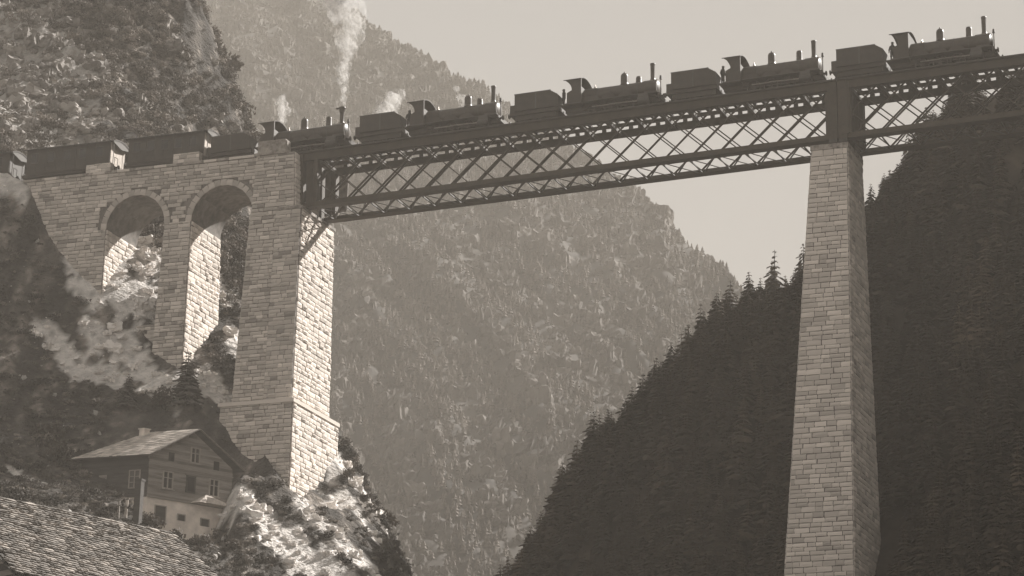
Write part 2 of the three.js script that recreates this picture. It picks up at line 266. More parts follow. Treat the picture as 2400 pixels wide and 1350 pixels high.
function setStones(parent, list, name = 'stone') {   // the 300 that show largest one by one, the others as one part
  list.sort((a, b) => b.size - a.size);
  for (const s of list.slice(0, 300)) { const o = new THREE.Mesh(STONES[s.k], STONE_TONES[s.tone]); o.name = name; o.matrixAutoUpdate = false; o.matrix.copy(s.m); o.castShadow = o.receiveShadow = true; parent.add(o); }
  const rest = list.slice(300); if (!rest.length) return;
  const im = new THREE.InstancedMesh(STONES[2], whiteStone, rest.length); im.name = name + 'work'; kind(im, 'stuff');
  rest.forEach((s, i) => { im.setMatrixAt(i, s.m); im.setColorAt(i, stoneColor[s.tone]); }); im.castShadow = im.receiveShadow = true; parent.add(im);
}
// a tapering block: half sizes grow by bx, bz for every metre down
function taper(mb, x0, x1, z0, z1, yT, yB, bx0, bx1, bz, inset = 0) {
  const d = yT - yB, P = (x, y, z) => V(x, y, z), a = [P(x0 + inset, yT, z0 + inset), P(x1 - inset, yT, z0 + inset), P(x1 - inset, yT, z1 - inset), P(x0 + inset, yT, z1 - inset)];
  const b = [P(x0 - bx0 * d + inset, yB, z0 - bz * d + inset), P(x1 + bx1 * d - inset, yB, z0 - bz * d + inset), P(x1 + bx1 * d - inset, yB, z1 + bz * d - inset), P(x0 - bx0 * d + inset, yB, z1 + bz * d - inset)];
  mb.quads([[b[3], b[2], a[2], a[3]], [b[2], b[1], a[1], a[2]], [b[1], b[0], a[0], a[1]], [b[0], b[3], a[3], a[0]], [a[3], a[2], a[1], a[0]]]);
  return { front: [b[3], b[2], a[2], a[3]], right: [b[2], b[1], a[1], a[2]], left: [b[0], b[3], a[3], a[0]] };
}
const SMALL = { h: [0.3, 0.44], w: [0.4, 1.25], d: [0.03, 0.12], joint: 0.016, tone: 2.4 };
const ROCKY = { h: [0.34, 0.55], w: [0.5, 1.2], d: [0.05, 0.24], joint: 0.035, tone: 4.3, spread: 2.2 };  // rougher right faces; their paler tone has some of the sunlight painted in
{
  const via = thing('stone_viaduct', 'grey stone approach viaduct with two arches and a tall tower under the train', 'viaduct', [0, 0, 0]), r = rng(31), list = [];
  const zf = 2.95, core = new MB(), IN = 0.06;
  // spandrel wall with its two arches
  const sh = new THREE.Shape(); sh.moveTo(-40, -8); sh.lineTo(-20.4, -8); sh.lineTo(-20.4, -6.0); sh.absarc(-17.35, -6.0, 3.05, Math.PI, 0, true); sh.lineTo(-14.3, -8); sh.lineTo(-11.5, -8); sh.lineTo(-11.5, -6.05); sh.absarc(-8.35, -6.05, 3.15, Math.PI, 0, true); sh.lineTo(-5.2, -8); sh.lineTo(-4, -8); sh.lineTo(-4, -0.58); sh.lineTo(-40, -0.45);
  core.extrude(sh, 2 * (zf - IN), new THREE.Matrix4().makeTranslation(0, 0, -(zf - IN)));
  const pier = taper(core, -14.3, -11.5, -zf, zf, -6, -26, 0.018, 0.018, 0.03, IN), abut = taper(core, -34, -20.4, -zf, zf, -6, -20, 0, 0.02, 0.03, IN);
  const tower = taper(core, -5.2, 0, -3.45, 3.45, -6.05, -24.3, 0.03, 0.012, 0.024, IN), towerTop = taper(core, -4.95, -1.0, -3.4, 3.4, -0.5, -6.05, 0.03, 0.06, 0.02, IN);
  const plinth = taper(core, -6.5, 0.7, -4.75, 4.55, -24.3, -38, 0.03, 0.03, 0.045, IN);
  core.box(-4.4, -0.05, -3.3, 3.3, -6.15, -6.0);
  core.build('wall_core', M.core, via);
  const inArch = (p, w, h) => { for (const [cx, cy, rad] of [[-17.35, -6.0, 3.05], [-8.35, -6.05, 3.15]]) { const dx = Math.max(0, Math.abs(p.x - cx) - w / 2 + 0.15), dy = Math.max(0, p.y - cy); if (Math.abs(p.x - cx) < rad + 0.1 && p.y < cy) return true; if (Math.hypot(dx, dy) < rad + 0.62) return true; } return false; };
  layStones(list, r, [V(-33, -6.05, zf), V(-4.95, -6.05, zf), V(-4.95, -0.55, zf), V(-33, -0.42, zf)], { ...SMALL, mask: (p, w, h) => !inArch(p, w, h) && p.x < -5.0 && p.y > leftBase(p.x, p.z + 0.5) - 0.6 });
  const above = (p) => p.y > leftBase(p.x, p.z) - 3.6;
  const grow = (f, q) => f.map((v) => v.clone().addScaledVector(q, IN));
  const FZ = V(0, 0, 1), RX = V(1, 0, 0);
  layStones(list, r, grow(pier.front, FZ), { ...SMALL, mask: above }); layStones(list, r, grow(abut.front, FZ), { ...SMALL, mask: above });
  layStones(list, r, grow(tower.front, FZ), SMALL); layStones(list, r, grow(towerTop.front, FZ), SMALL); layStones(list, r, grow(plinth.front, FZ), { ...SMALL, tone: 2.0, mask: above });
  for (const f of [pier, abut, tower, plinth]) layStones(list, r, grow(f.right, RX), { ...ROCKY, mask: above });
  layStones(list, r, grow(towerTop.right, RX), { ...ROCKY, d: [0.04, 0.12] }); layStones(list, r, grow(tower.left, V(-1, 0, 0)), { ...SMALL, mask: above });
  setStones(via, list);
  // rings of wedge stones round the arches
  const wedge = STONES[5];
  for (const [cx, cy, rad] of [[-17.35, -6.0, 3.05], [-8.35, -6.05, 3.15]]) for (let k = 0; k < 17; k++) {
    const a = Math.PI * (k + 0.5) / 17, rr = rad + 0.3, o = new THREE.Mesh(STONES[(k * 3) % 8], STONE_TONES[1 + (k * 5) % 3]); o.name = 'voussoir'; o.castShadow = o.receiveShadow = true;
    o.matrixAutoUpdate = false; o.matrix.makeBasis(V(-Math.sin(a), Math.cos(a), 0).multiplyScalar(Math.PI * rr / 17 - 0.02), V(-Math.cos(a), -Math.sin(a), 0).multiplyScalar(0.6), V(0, 0, 0.07)).setPosition(cx + Math.cos(a) * rr, cy + Math.sin(a) * rr, zf + 0.005); via.add(o);
  }
  // coping along the wall, and the low blocks of the parapet
  const cop = new MB(); for (let x = -30; x < -5.2; x += 1.3) { const m = new MB(); m.box(x + 0.012, Math.min(x + 1.288, -5.0), -0.5, -0.26, zf - 0.45, zf + 0.14); m.build('coping_stone', r() < 0.5 ? M.coping : STONE_TONES[4], via); }
  for (const [x0, x1, y1, z1] of [[-23.0, -20.35, 0.58, zf + 0.06], [-13.75, -11.05, 0.68, zf + 0.06]]) { const m = new MB(); m.box(x0, x1, -0.26, y1, zf - 0.55, z1); m.build('parapet_block', M.coping, via); const l2 = []; layStones(l2, r, [V(x0, -0.25, z1), V(x1, -0.25, z1), V(x1, y1, z1), V(x0, y1, z1)], { ...SMALL, tone: 4.2 }); for (const s of l2) { const o = new THREE.Mesh(STONES[s.k], STONE_TONES[s.tone]); o.name = 'parapet_stone'; o.matrixAutoUpdate = false; o.matrix.copy(s.m); via.add(o); } }
  { const m = new MB(); m.box(-4.75, -1.95, -0.5, 0.78, 2.4, 3.5); m.build('parapet_block', M.coping, via); const m2 = new MB(); m2.box(-4.95, -1.75, -0.62, -0.38, 2.3, 3.62); m2.build('string_course', M.coping, via); }
  { const m = new MB(); m.box(-6.65, 0.84, -24.5, -24.15, -4.88, 4.68); m.build('string_course', STONE_TONES[4], via); const m2 = new MB(); const pf = taper(m2, -2.55, 0.0, 2.0, 3.58, -6.15, -24.2, 0, 0.012, 0.024, 0.02); m2.build('pilaster', M.core, via); const l3 = []; layStones(l3, r, pf.front, SMALL); for (const s of l3.filter((q) => q.m.elements[13] > -99)) { const o = new THREE.Mesh(STONES[s.k], STONE_TONES[s.tone]); o.name = 'pilaster_stone'; o.matrixAutoUpdate = false; o.matrix.copy(s.m); via.add(o); } }
  { const m = new MB(); m.box(-2.2, 0.1, -6.12, -5.85, -3.6, 3.62); m.build('bearing_shelf', M.coping, via); }
}
{
  const w = thing('retaining_wall', 'low rough stone wall between the slope and the middle arch pier', 'wall', [-15.6, -19, 2.7]), list = [], r = rng(33), m = new MB();
  m.box(-1.9, 1.2, -3, 3.4, -2.4, 0.0); m.build('wall_core', M.core, w);
  layStones(list, r, [V(-1.9, -2, 0.03), V(1.2, -2, 0.03), V(1.2, 3.4, 0.03), V(-1.9, 3.4, 0.03)], { ...SMALL, tone: 1.2 }); setStones(w, list.map((s) => ({ ...s })));
}
{
  const p = thing('bridge_pier', 'tall tapering grey stone pier carrying the iron bridge over the gorge', 'pier', [0, 0, 0]), r = rng(35), list = [], m = new MB();
  const f = taper(m, 47.35, 50.55, -2.33, 2.33, -5.3, -66, 0.0455, 0.026, 0.058, 0.05); m.build('pier_core', M.core, p);
  const O = { ...SMALL, h: [0.34, 0.5], w: [0.6, 1.35], d: [0.03, 0.08], tone: 4.0, spread: 2.4, mask: (q) => q.y > -46 };
  const g = (q, v) => q.map((a) => a.clone().addScaledVector(v, 0.05));
  layStones(list, r, g(f.front, V(0, 0, 1)), O); layStones(list, r, g(f.right, V(1, 0, 0)), { ...O, tone: 3.0, d: [0.05, 0.13] }); layStones(list, r, g(f.left, V(-1, 0, 0)), O);
  setStones(p, list);
  for (const [y0, y1, e] of [[-5.32, -4.86, 0.07]]) for (const [a, b] of [[47.28, 48.4], [48.4, 49.6], [49.6, 50.62]]) { const c = new MB(); c.box(a + 0.012, b - 0.012, y0, y1, -2.33 - e, 2.33 + e); c.build('cap_stone', M.coping, p); }
}

// ---------------------------------------------------------------- the iron lattice bridge: two deck spans
function span(name, label, x0, nodes, pitch, endL, endR) {
  const b = thing(name, label, 'bridge', [x0, GRADE * x0, 0], undefined); b.rotation.z = Math.atan(GRADE);
  const L = nodes * pitch, ZT = 2.18, yT = -0.75, yB = -5.4, one = (nm, mt, fn) => { const m = new MB(); fn(m); return m.build(nm, mt, b); };
  for (const s of [1, -1]) {
    one('top_chord', M.girder, (m) => { m.box(-endL, L + endR, -1.1, s > 0 ? -0.38 : -0.52, s * ZT - 0.07, s * ZT + 0.07); if (s > 0) m.box(-endL, L + endR, -0.38, -0.32, ZT - 0.2, ZT + 0.28); else m.box(-endL, L + endR, -0.52, -0.48, -ZT - 0.14, -ZT + 0.14); m.box(-endL, L + endR, -1.14, -1.1, s * ZT - 0.16, s * ZT + 0.16); });
    one('bottom_chord', M.girder, (m) => { m.box(-endL * 0.6, L + endR, -5.62, -5.14, s * ZT - 0.07, s * ZT + 0.07); m.box(-endL * 0.6, L + endR, -5.68, -5.62, s > 0 ? 1.55 : -2.46, s > 0 ? 2.46 : -1.55); });
    const bar = (x1, y1, x2, y2, w, z) => one('lattice_bar', M.girder, (m) => m.bar(V(x1, y1, z), V(x2, y2, z), 0.09, w));
    for (let i = -1; i < nodes; i++) {
      const xa = i * pitch, xb = (i + 2) * pitch, cut = (x) => clamp(x, 0, L), yAt = (x, up) => lerp(up ? yB : yT, up ? yT : yB, (x - xa) / (xb - xa));
      const a = cut(xa), c = cut(xb);
      bar(a, yAt(a, false), c, yAt(c, false), 0.26, s * (ZT - 0.33)); bar(a, yAt(a, true), c, yAt(c, true), 0.2, s * (ZT - 0.53));
    }
    one('end_post', M.girder, (m) => { m.box(-endL, -endL + 0.75, -5.62, -0.4, s * (ZT - 0.2) - 0.4, s * (ZT - 0.2) + 0.4); m.box(-0.18, 0.18, -5.14, -1.1, s * (ZT - 0.2) - 0.35, s * (ZT - 0.2) + 0.35); if (endL > 1.5) m.box(-1.05, -0.36, -5.14, -1.1, s * (ZT - 0.2) - 0.05, s * (ZT - 0.2) + 0.05); });
    one('end_post', M.girder, (m) => { m.box(L + endR - 0.75, L + endR, -5.62, -0.4, s * (ZT - 0.2) - 0.4, s * (ZT - 0.2) + 0.4); m.box(L - 0.16, L + 0.16, -5.14, -1.1, s * (ZT - 0.2) - 0.35, s * (ZT - 0.2) + 0.35); });
    one('stringer', M.girder, (m) => m.box(-endL, L + endR, -0.72, -0.38, s * 0.76 - 0.06, s * 0.76 + 0.06));
    one('rail', M.rail, (m) => { m.box(-endL, L + endR, -0.16, -0.13, s * 0.745 - 0.06, s * 0.745 + 0.06); m.box(-endL, L + endR, -0.13, -0.035, s * 0.745 - 0.012, s * 0.745 + 0.012); m.box(-endL, L + endR, -0.04, 0, s * 0.745 - 0.035, s * 0.745 + 0.035); });
  }
  for (let i = 0; i <= nodes; i++) one('cross_girder', M.girder, (m) => { m.box(i * pitch - 0.05, i * pitch + 0.05, -1.05, -0.62, -ZT + 0.08, ZT - 0.08); m.box(i * pitch - 0.13, i * pitch + 0.13, -1.09, -1.05, -ZT + 0.08, ZT - 0.08); });
  for (let i = 0; i < nodes; i++) for (const k of [0.36, 0.7]) one('deck_bracket', M.girder, (m) => m.box((i + k) * pitch - 0.2, (i + k) * pitch + 0.2, -0.55, -0.2, -ZT - 0.1, -ZT + 0.1));
  for (let i = 0; i <= nodes; i++) one('bottom_strut', M.ironLight, (m) => m.bar(V(i * pitch, -5.56, -ZT + 0.1), V(i * pitch, -5.56, ZT - 0.1), 0.1, 0.1, V(0, 1, 0)));
  for (let i = 0; i < nodes; i++) for (const s of [1, -1]) one('wind_brace', M.ironLight, (m) => m.bar(V(i * pitch, -5.58 - 0.03 * s, s * (ZT - 0.1)), V((i + 1) * pitch, -5.58 - 0.03 * s, -s * (ZT - 0.1)), 0.13, 0.03, V(0, 1, 0)));
  const step = 0.85, n = Math.floor((L + endL + endR) / step); for (let i = 0; i < n; i++) one('sleeper', M.sleeper, (m) => { const x = -endL + 0.3 + i * step; m.box(x - 0.12, x + 0.12, -0.37, -0.16, -1.3, 1.3); });
  for (let x = -endL; x < L + endR - 0.2; x += 4) one('walkway_plank', M.plank, (m) => m.box(x + 0.01, Math.min(x + 3.99, L + endR), -0.31, -0.25, 1.36, 2.5));
  for (const [xa, xb] of [[-endL, -0.2], [L + 0.2, L + endR]]) one('end_plate', M.girder, (m) => { const xm = xa < 0 ? xa + 0.3 : xb - 0.3; m.box(xm - 0.03, xm + 0.03, -5.5, -4.1, -ZT, ZT); m.box(xm - 0.03, xm + 0.03, -2.2, -0.5, -ZT, ZT); m.bar(V(xm, -4.2, -ZT), V(xm, -2.1, ZT), 0.16, 0.1, V(1, 0, 0)); m.bar(V(xm + 0.04, -4.2, ZT), V(xm + 0.04, -2.1, -ZT), 0.16, 0.1, V(1, 0, 0)); });
  for (const x of [-endL + 0.4, L + endR - 0.4]) for (const s of [1, -1]) one('bearing', M.iron, (m) => m.box(x - 0.35, x + 0.35, x < 5 && x0 < 10 ? -5.86 : -6.0, -5.68, s * ZT - 0.3, s * ZT + 0.3));
  return b;
}
const spanA = span('lattice_bridge', 'dark iron lattice bridge span between the stone tower and the tall pier', 0.6, 19, 2.54, 2.0, 0.72);
const spanB = span('lattice_bridge', 'dark iron lattice bridge span right of the tall pier, running into the trees', 50.6, 17, 2.54, 0.95, 0.9);
{ const m = new MB(); m.box(47.95, 48.95, -5.5, -1.35, 1.7, 2.3); m.build('end_frame', M.girder, spanA); const k = new MB(); k.box(47.95, 48.95, -5.5, -1.35, -2.3, -1.7); k.build('end_frame', M.girder, spanA); }
{ const m = new MB(); m.box(-0.95, 0.0, -5.3, -0.5, 1.95, 2.42); m.build('end_frame', M.girder, spanB); const k = new MB(); k.box(-0.95, 0.0, -5.3, -0.5, -2.42, -1.95); k.build('end_frame', M.girder, spanB); }
// the track on the stone viaduct
{
  const t = thing('railway_track', 'railway track along the top of the stone viaduct', 'track', [-26, railY(-26), 0]);
  for (const s of [1, -1]) { const m = new MB(); m.bar(V(-19, railY(-45) - railY(-26) - 0.08, s * 0.745), V(18, railY(-8) - railY(-26) - 0.08, s * 0.745), 0.07, 0.15, V(0, 1, 0)); m.bar(V(18, railY(-8) - railY(-26) - 0.08, s * 0.745), V(24.6, railY(-1.4) - railY(-26) - 0.08, s * 0.745), 0.07, 0.15, V(0, 1, 0)); m.build('rail', M.rail, t); }
  for (let i = 0; i < 50; i++) { const x = -18.5 + i * 0.85, m = new MB(); m.box(x - 0.12, x + 0.12, -0.34, -0.16, -1.3, 1.3); const o = m.build('sleeper', M.sleeper, t); o.position.y = railY(x - 26) - railY(-26); }
}

// ---------------------------------------------------------------- locomotives, tenders, carriages and the men on them
const wheelGeo = (r, w) => { const m = new MB(); m.add(new THREE.TorusGeometry(r - 0.05, 0.06, 8, 28)); m.cyl(V(0, 0, -w), V(0, 0, w), 0.14, 0.14, 10); for (let k = 0; k < 10; k++) { const a = k * Math.PI / 5; m.bar(V(Math.cos(a) * 0.1, Math.sin(a) * 0.1, 0), V(Math.cos(a) * (r - 0.06), Math.sin(a) * (r - 0.06), 0), 0.05, 0.05); } return m.geo(); };
const WHEELS = { big: wheelGeo(0.66, 0.09), mid: wheelGeo(0.5, 0.08), small: wheelGeo(0.44, 0.08) };
function wheels(p, kindOf, xs, r, z) { for (const x of xs) for (const s of [1, -1]) { const o = new THREE.Mesh(WHEELS[kindOf], M.loco); o.name = 'wheel'; o.position.set(x, r, s * z); o.castShadow = true; p.add(o); } }
const part = (p, name, m, fn) => { const b = new MB(); fn(b); return b.build(name, m, p); };
function locomotive(label, o = {}) {
  const t = thing('steam_locomotive', label, 'locomotive');
  const cy = 2.2;
  part(t, 'frame', M.loco, (m) => m.box(-9.35, -0.4, 0.72, 1.14, -0.62, 0.62));
  part(t, 'buffer_beam', M.loco, (m) => m.box(-0.46, -0.3, 0.82, 1.24, -1.32, 1.32));
  for (const s of [1, -1]) part(t, 'buffer', M.iron, (m) => { m.cyl(V(-0.3, 1.04, s * 0.87), V(-0.08, 1.04, s * 0.87), 0.1); m.cyl(V(-0.08, 1.04, s * 0.87), V(0, 1.04, s * 0.87), 0.22); });
  part(t, 'running_board', M.ironLight, (m) => m.box(-9.2, -0.46, 1.3, 1.37, -1.36, 1.36));
  wheels(t, 'small', [-1.55], 0.44, 0.76); wheels(t, 'big', [-3.5, -5.05, -6.6], 0.66, 0.76);
  for (const s of [1, -1]) {
    part(t, 'cylinder', M.ironLight, (m) => { m.cyl(V(-2.35, 0.78, s * 1.1), V(-1.3, 0.78, s * 1.1), 0.32, 0.32, 16); m.box(-2.3, -1.35, 0.95, 1.3, s * 1.1 - 0.25, s * 1.1 + 0.25); });
    part(t, 'coupling_rod', M.steel, (m) => { m.bar(V(-6.7, 0.86, s * 1.02), V(-3.4, 0.86, s * 1.02), 0.06, 0.12); });
    part(t, 'connecting_rod', M.steel, (m) => m.bar(V(-5.05, 0.86, s * 1.14), V(-2.3, 0.78, s * 1.14), 0.05, 0.1));
    for (const x of [-3.5, -5.05, -6.6]) part(t, 'splasher', M.loco, (m) => m.extrude(new THREE.Shape().absarc(0, 0, 0.8, 0.35, Math.PI - 0.35), 0.3, new THREE.Matrix4().makeTranslation(x, 1.06, s * 1.02 - 0.15)));
    part(t, 'handrail', M.ironLight, (m) => m.cyl(V(-7.4, 2.55, s * 0.78), V(-1.0, 2.55, s * 0.78), 0.02, 0.02, 6));
  }
  part(t, 'smokebox', M.boiler, (m) => { m.cyl(V(-2.05, cy, 0), V(-0.78, cy, 0), 0.78, 0.78, 28); m.box(-1.95, -0.85, 1.2, 1.8, -0.66, 0.66); });
  const door = part(t, 'smokebox_door', M.boiler, (m) => m.lathe([[0, 0.12], [0.3, 0.1], [0.55, 0.04], [0.62, 0]], [0, 0, 0], 24)); door.rotation.z = -Math.PI / 2; door.position.set(-0.775, cy, 0);
  part(t, 'boiler', M.boiler, (m) => m.cyl(V(-7.6, cy, 0), V(-2.05, cy, 0), 0.72, 0.72, 30));
  for (const x of [-2.6, -3.9, -5.2, -6.3]) part(t, 'boiler_band', M.ironLight, (m) => m.cyl(V(x - 0.035, cy, 0), V(x + 0.035, cy, 0), 0.735, 0.735, 28));
  part(t, 'firebox', M.loco, (m) => { m.box(-7.62, -6.35, 0.95, 2.2, -0.74, 0.74); m.cyl(V(-7.62, 2.2, 0), V(-6.35, 2.2, 0), 0.76, 0.76, 28); });
  const flare = o.flare ? 0.34 : 0.235;
  part(t, 'chimney', M.boiler, (m) => { m.lathe([[0.36, 0], [0.25, 0.16], [0.2, 0.35], [0.21, 1.45 - (o.flare ? 0.3 : 0)], [flare, 1.62], [flare, 1.7], [flare - 0.05, 1.7], [0.16, 1.5]], [-1.34, 2.86, 0], 20); if (o.flare) m.box(-1.95, -1.1, 4.5, 4.58, -0.12, 0.12); });
  const dy = o.dome ?? 4.02;
  part(t, 'steam_dome', M.boiler, (m) => m.lathe([[0.46, 0], [0.36, 0.12], [0.34, 0.3], [0.34, dy - 3.15], [0.3, dy - 2.98], [0.18, dy - 2.86], [0.07, dy - 2.82], [0.06, dy - 2.7], [0, dy - 2.68]], [o.domeX ?? -5.14, 2.84, 0], 22));
  part(t, 'sand_dome', M.boiler, (m) => m.lathe([[0.36, 0], [0.27, 0.1], [0.26, 0.8 - (o.lowSand ? 0.3 : 0)], [0.22, 0.94 - (o.lowSand ? 0.3 : 0)], [0, 0.99 - (o.lowSand ? 0.3 : 0)]], [o.sandX ?? -2.65, 2.86, 0], 20));
  part(t, 'safety_valve', M.brass, (m) => m.lathe([[0.14, 0], [0.1, 0.2], [0.05, 0.25], [0.04, 0.42], [0, 0.44]], [-6.75, 2.9, 0], 10));
  part(t, 'lamp_post', M.iron, (m) => { m.cyl(V(-0.42, 1.3, 0.55), V(-0.42, 3.0, 0.55), 0.045, 0.045, 8); m.cyl(V(-0.42, 2.75, 0.55), V(-0.42, 3.1, 0.55), 0.12, 0.09, 10); });
  for (const s of [1, -1]) {
    const c = new THREE.Shape(); c.moveTo(-8.95, 1.37); c.lineTo(-7.6, 1.37); c.lineTo(-7.6, 3.6); c.lineTo(-9.2, 3.6); c.quadraticCurveTo(-8.45, 3.15, -8.5, 2.55); c.lineTo(-8.95, 2.35);
    part(t, 'cab_side', M.loco, (m) => m.extrude(c, 0.04, new THREE.Matrix4().makeTranslation(0, 0, s * 1.34 - 0.02)));
  }
  part(t, 'cab_front', M.loco, (m) => { m.box(-7.66, -7.61, 1.37, o.closed ? 3.6 : 2.86, -1.32, 1.32); if (!o.closed) for (const s of [1, -1]) m.box(-7.66, -7.61, 2.86, 3.6, s > 0 ? 1.2 : -1.32, s > 0 ? 1.32 : -1.2); });
  const arc = new THREE.Shape(); const R = 2.95, w = 1.46, y0 = 3.56, cyR = y0 - Math.sqrt(R * R - w * w); const a = Math.asin(w / R);
  arc.absarc(0, cyR, R, Math.PI / 2 - a, Math.PI / 2 + a, false); arc.absarc(0, cyR, R - 0.06, Math.PI / 2 + a, Math.PI / 2 - a, true);
  part(t, 'cab_roof', M.loco, (m) => m.extrude(arc, o.closed ? 1.75 : 1.7, new THREE.Matrix4().makeRotationY(Math.PI / 2).setPosition(-9.25, 0, 0)));
  part(t, 'cab_floor', M.loco, (m) => m.box(-9.6, -7.6, 1.2, 1.3, -1.3, 1.3));
  return t;
}
function tender(label, o = {}) {
  const t = thing('tender', label, 'tender');
  part(t, 'tank', M.loco, (m) => m.extrude([[-13.95, 1.3], [-9.85, 1.3], [-9.85, 2.42], [-10.5, 2.84], [-13.95, 2.84]], 2.7, new THREE.Matrix4().makeTranslation(0, 0, -1.35)));
  part(t, 'tank_rim', M.ironLight, (m) => { for (const s of [1, -1]) m.box(-13.98, -10.5, 2.84, 2.92, s * 1.33 - 0.03, s * 1.33 + 0.03); m.box(-13.98, -13.92, 2.84, 2.92, -1.3, 1.3); });
  for (const s of [1, -1]) part(t, 'side_strip', M.ironLight, (m) => m.box(-12.0, -11.88, 1.32, 2.8, s * 1.35 - 0.015, s * 1.35 + 0.015));
  part(t, 'toolbox', M.loco, (m) => m.add(new THREE.BoxGeometry(0.52, 0.66, 2.3), new THREE.Matrix4().makeTranslation(-14.2, 1.62, 0)));
  part(t, 'frame', M.loco, (m) => { m.box(-14.45, -9.8, 0.95, 1.3, -1.2, 1.2); for (const s of [1, -1]) m.box(-14.0, -10.0, 0.5, 0.95, s * 0.95 - 0.03, s * 0.95 + 0.03); });
  for (const s of [1, -1]) part(t, 'buffer', M.iron, (m) => { m.cyl(V(-14.45, 1.04, s * 0.87), V(-14.6, 1.04, s * 0.87), 0.1); m.cyl(V(-14.6, 1.04, s * 0.87), V(-14.68, 1.04, s * 0.87), 0.22); });
  wheels(t, 'mid', [-13.3, -12, -10.7], 0.5, 0.76);
  const r = rng(70 + (o.seed ?? 0)), g = new THREE.IcosahedronGeometry(1, 3), p = g.attributes.position;
  for (let i = 0; i < p.count; i++) { const x = p.getX(i), y = p.getY(i), z = p.getZ(i), k = 1 + 0.18 * n3(x * 3, y * 3 + (o.seed ?? 0), z * 3); p.setXYZ(i, x * 1.5 * k - 12, 2.6 + Math.max(-0.1, y * (o.heap ?? 0.45) * k), z * 1.1 * k); }
  g.deleteAttribute('normal'); g.computeVertexNormals(); part(t, 'coal', M.coal, (m) => m.add(g));
  return t;
}
const placeOnRail = (o, x) => { o.position.set(x, railY(x), 0); o.rotation.z = Math.atan(x > 2 ? GRADE : GRADE); return o; };
const LOCOS = [
  [3.35, 'rearmost black steam locomotive, over the end of the stone tower, blowing a tall white plume', 'black tender between the second carriage and the locomotive with the white plume', { flare: true, lowSand: false, dome: 4.02 }],
  [18.4, 'second locomotive from the left, on the bridge with open cab and one man aboard', 'heaped coal tender behind the second locomotive, wreathed by a small steam puff', { lowSand: true, dome: 4.0, domeX: -3.8 }],
  [33.6, 'middle locomotive of the five, at the centre of the bridge span', 'black tender coupled behind the middle locomotive of the five', { lowSand: true, dome: 4.02, domeX: -4.0 }],
  [48.35, 'fourth locomotive from the left, its chimney just left of the tall pier', 'black tender left of the locomotive whose chimney stands above the tall pier', {}],
  [63.3, 'leading locomotive at the right end with closed rounded cab', 'black tender above the top of the tall pier, behind the leading locomotive', { closed: true }],
];
LOCOS.forEach(([x, a, b, o], i) => { const l = locomotive(a, o), t = tender(b, { seed: i, heap: i === 1 ? 0.62 : 0.36 }); placeOnRail(l, x); placeOnRail(t, x - (i === 0 ? 0.15 : 0)); l.userData.group = 'locomotives standing nose to tail on the bridge'; t.userData.group = 'tenders of the locomotives on the bridge'; });
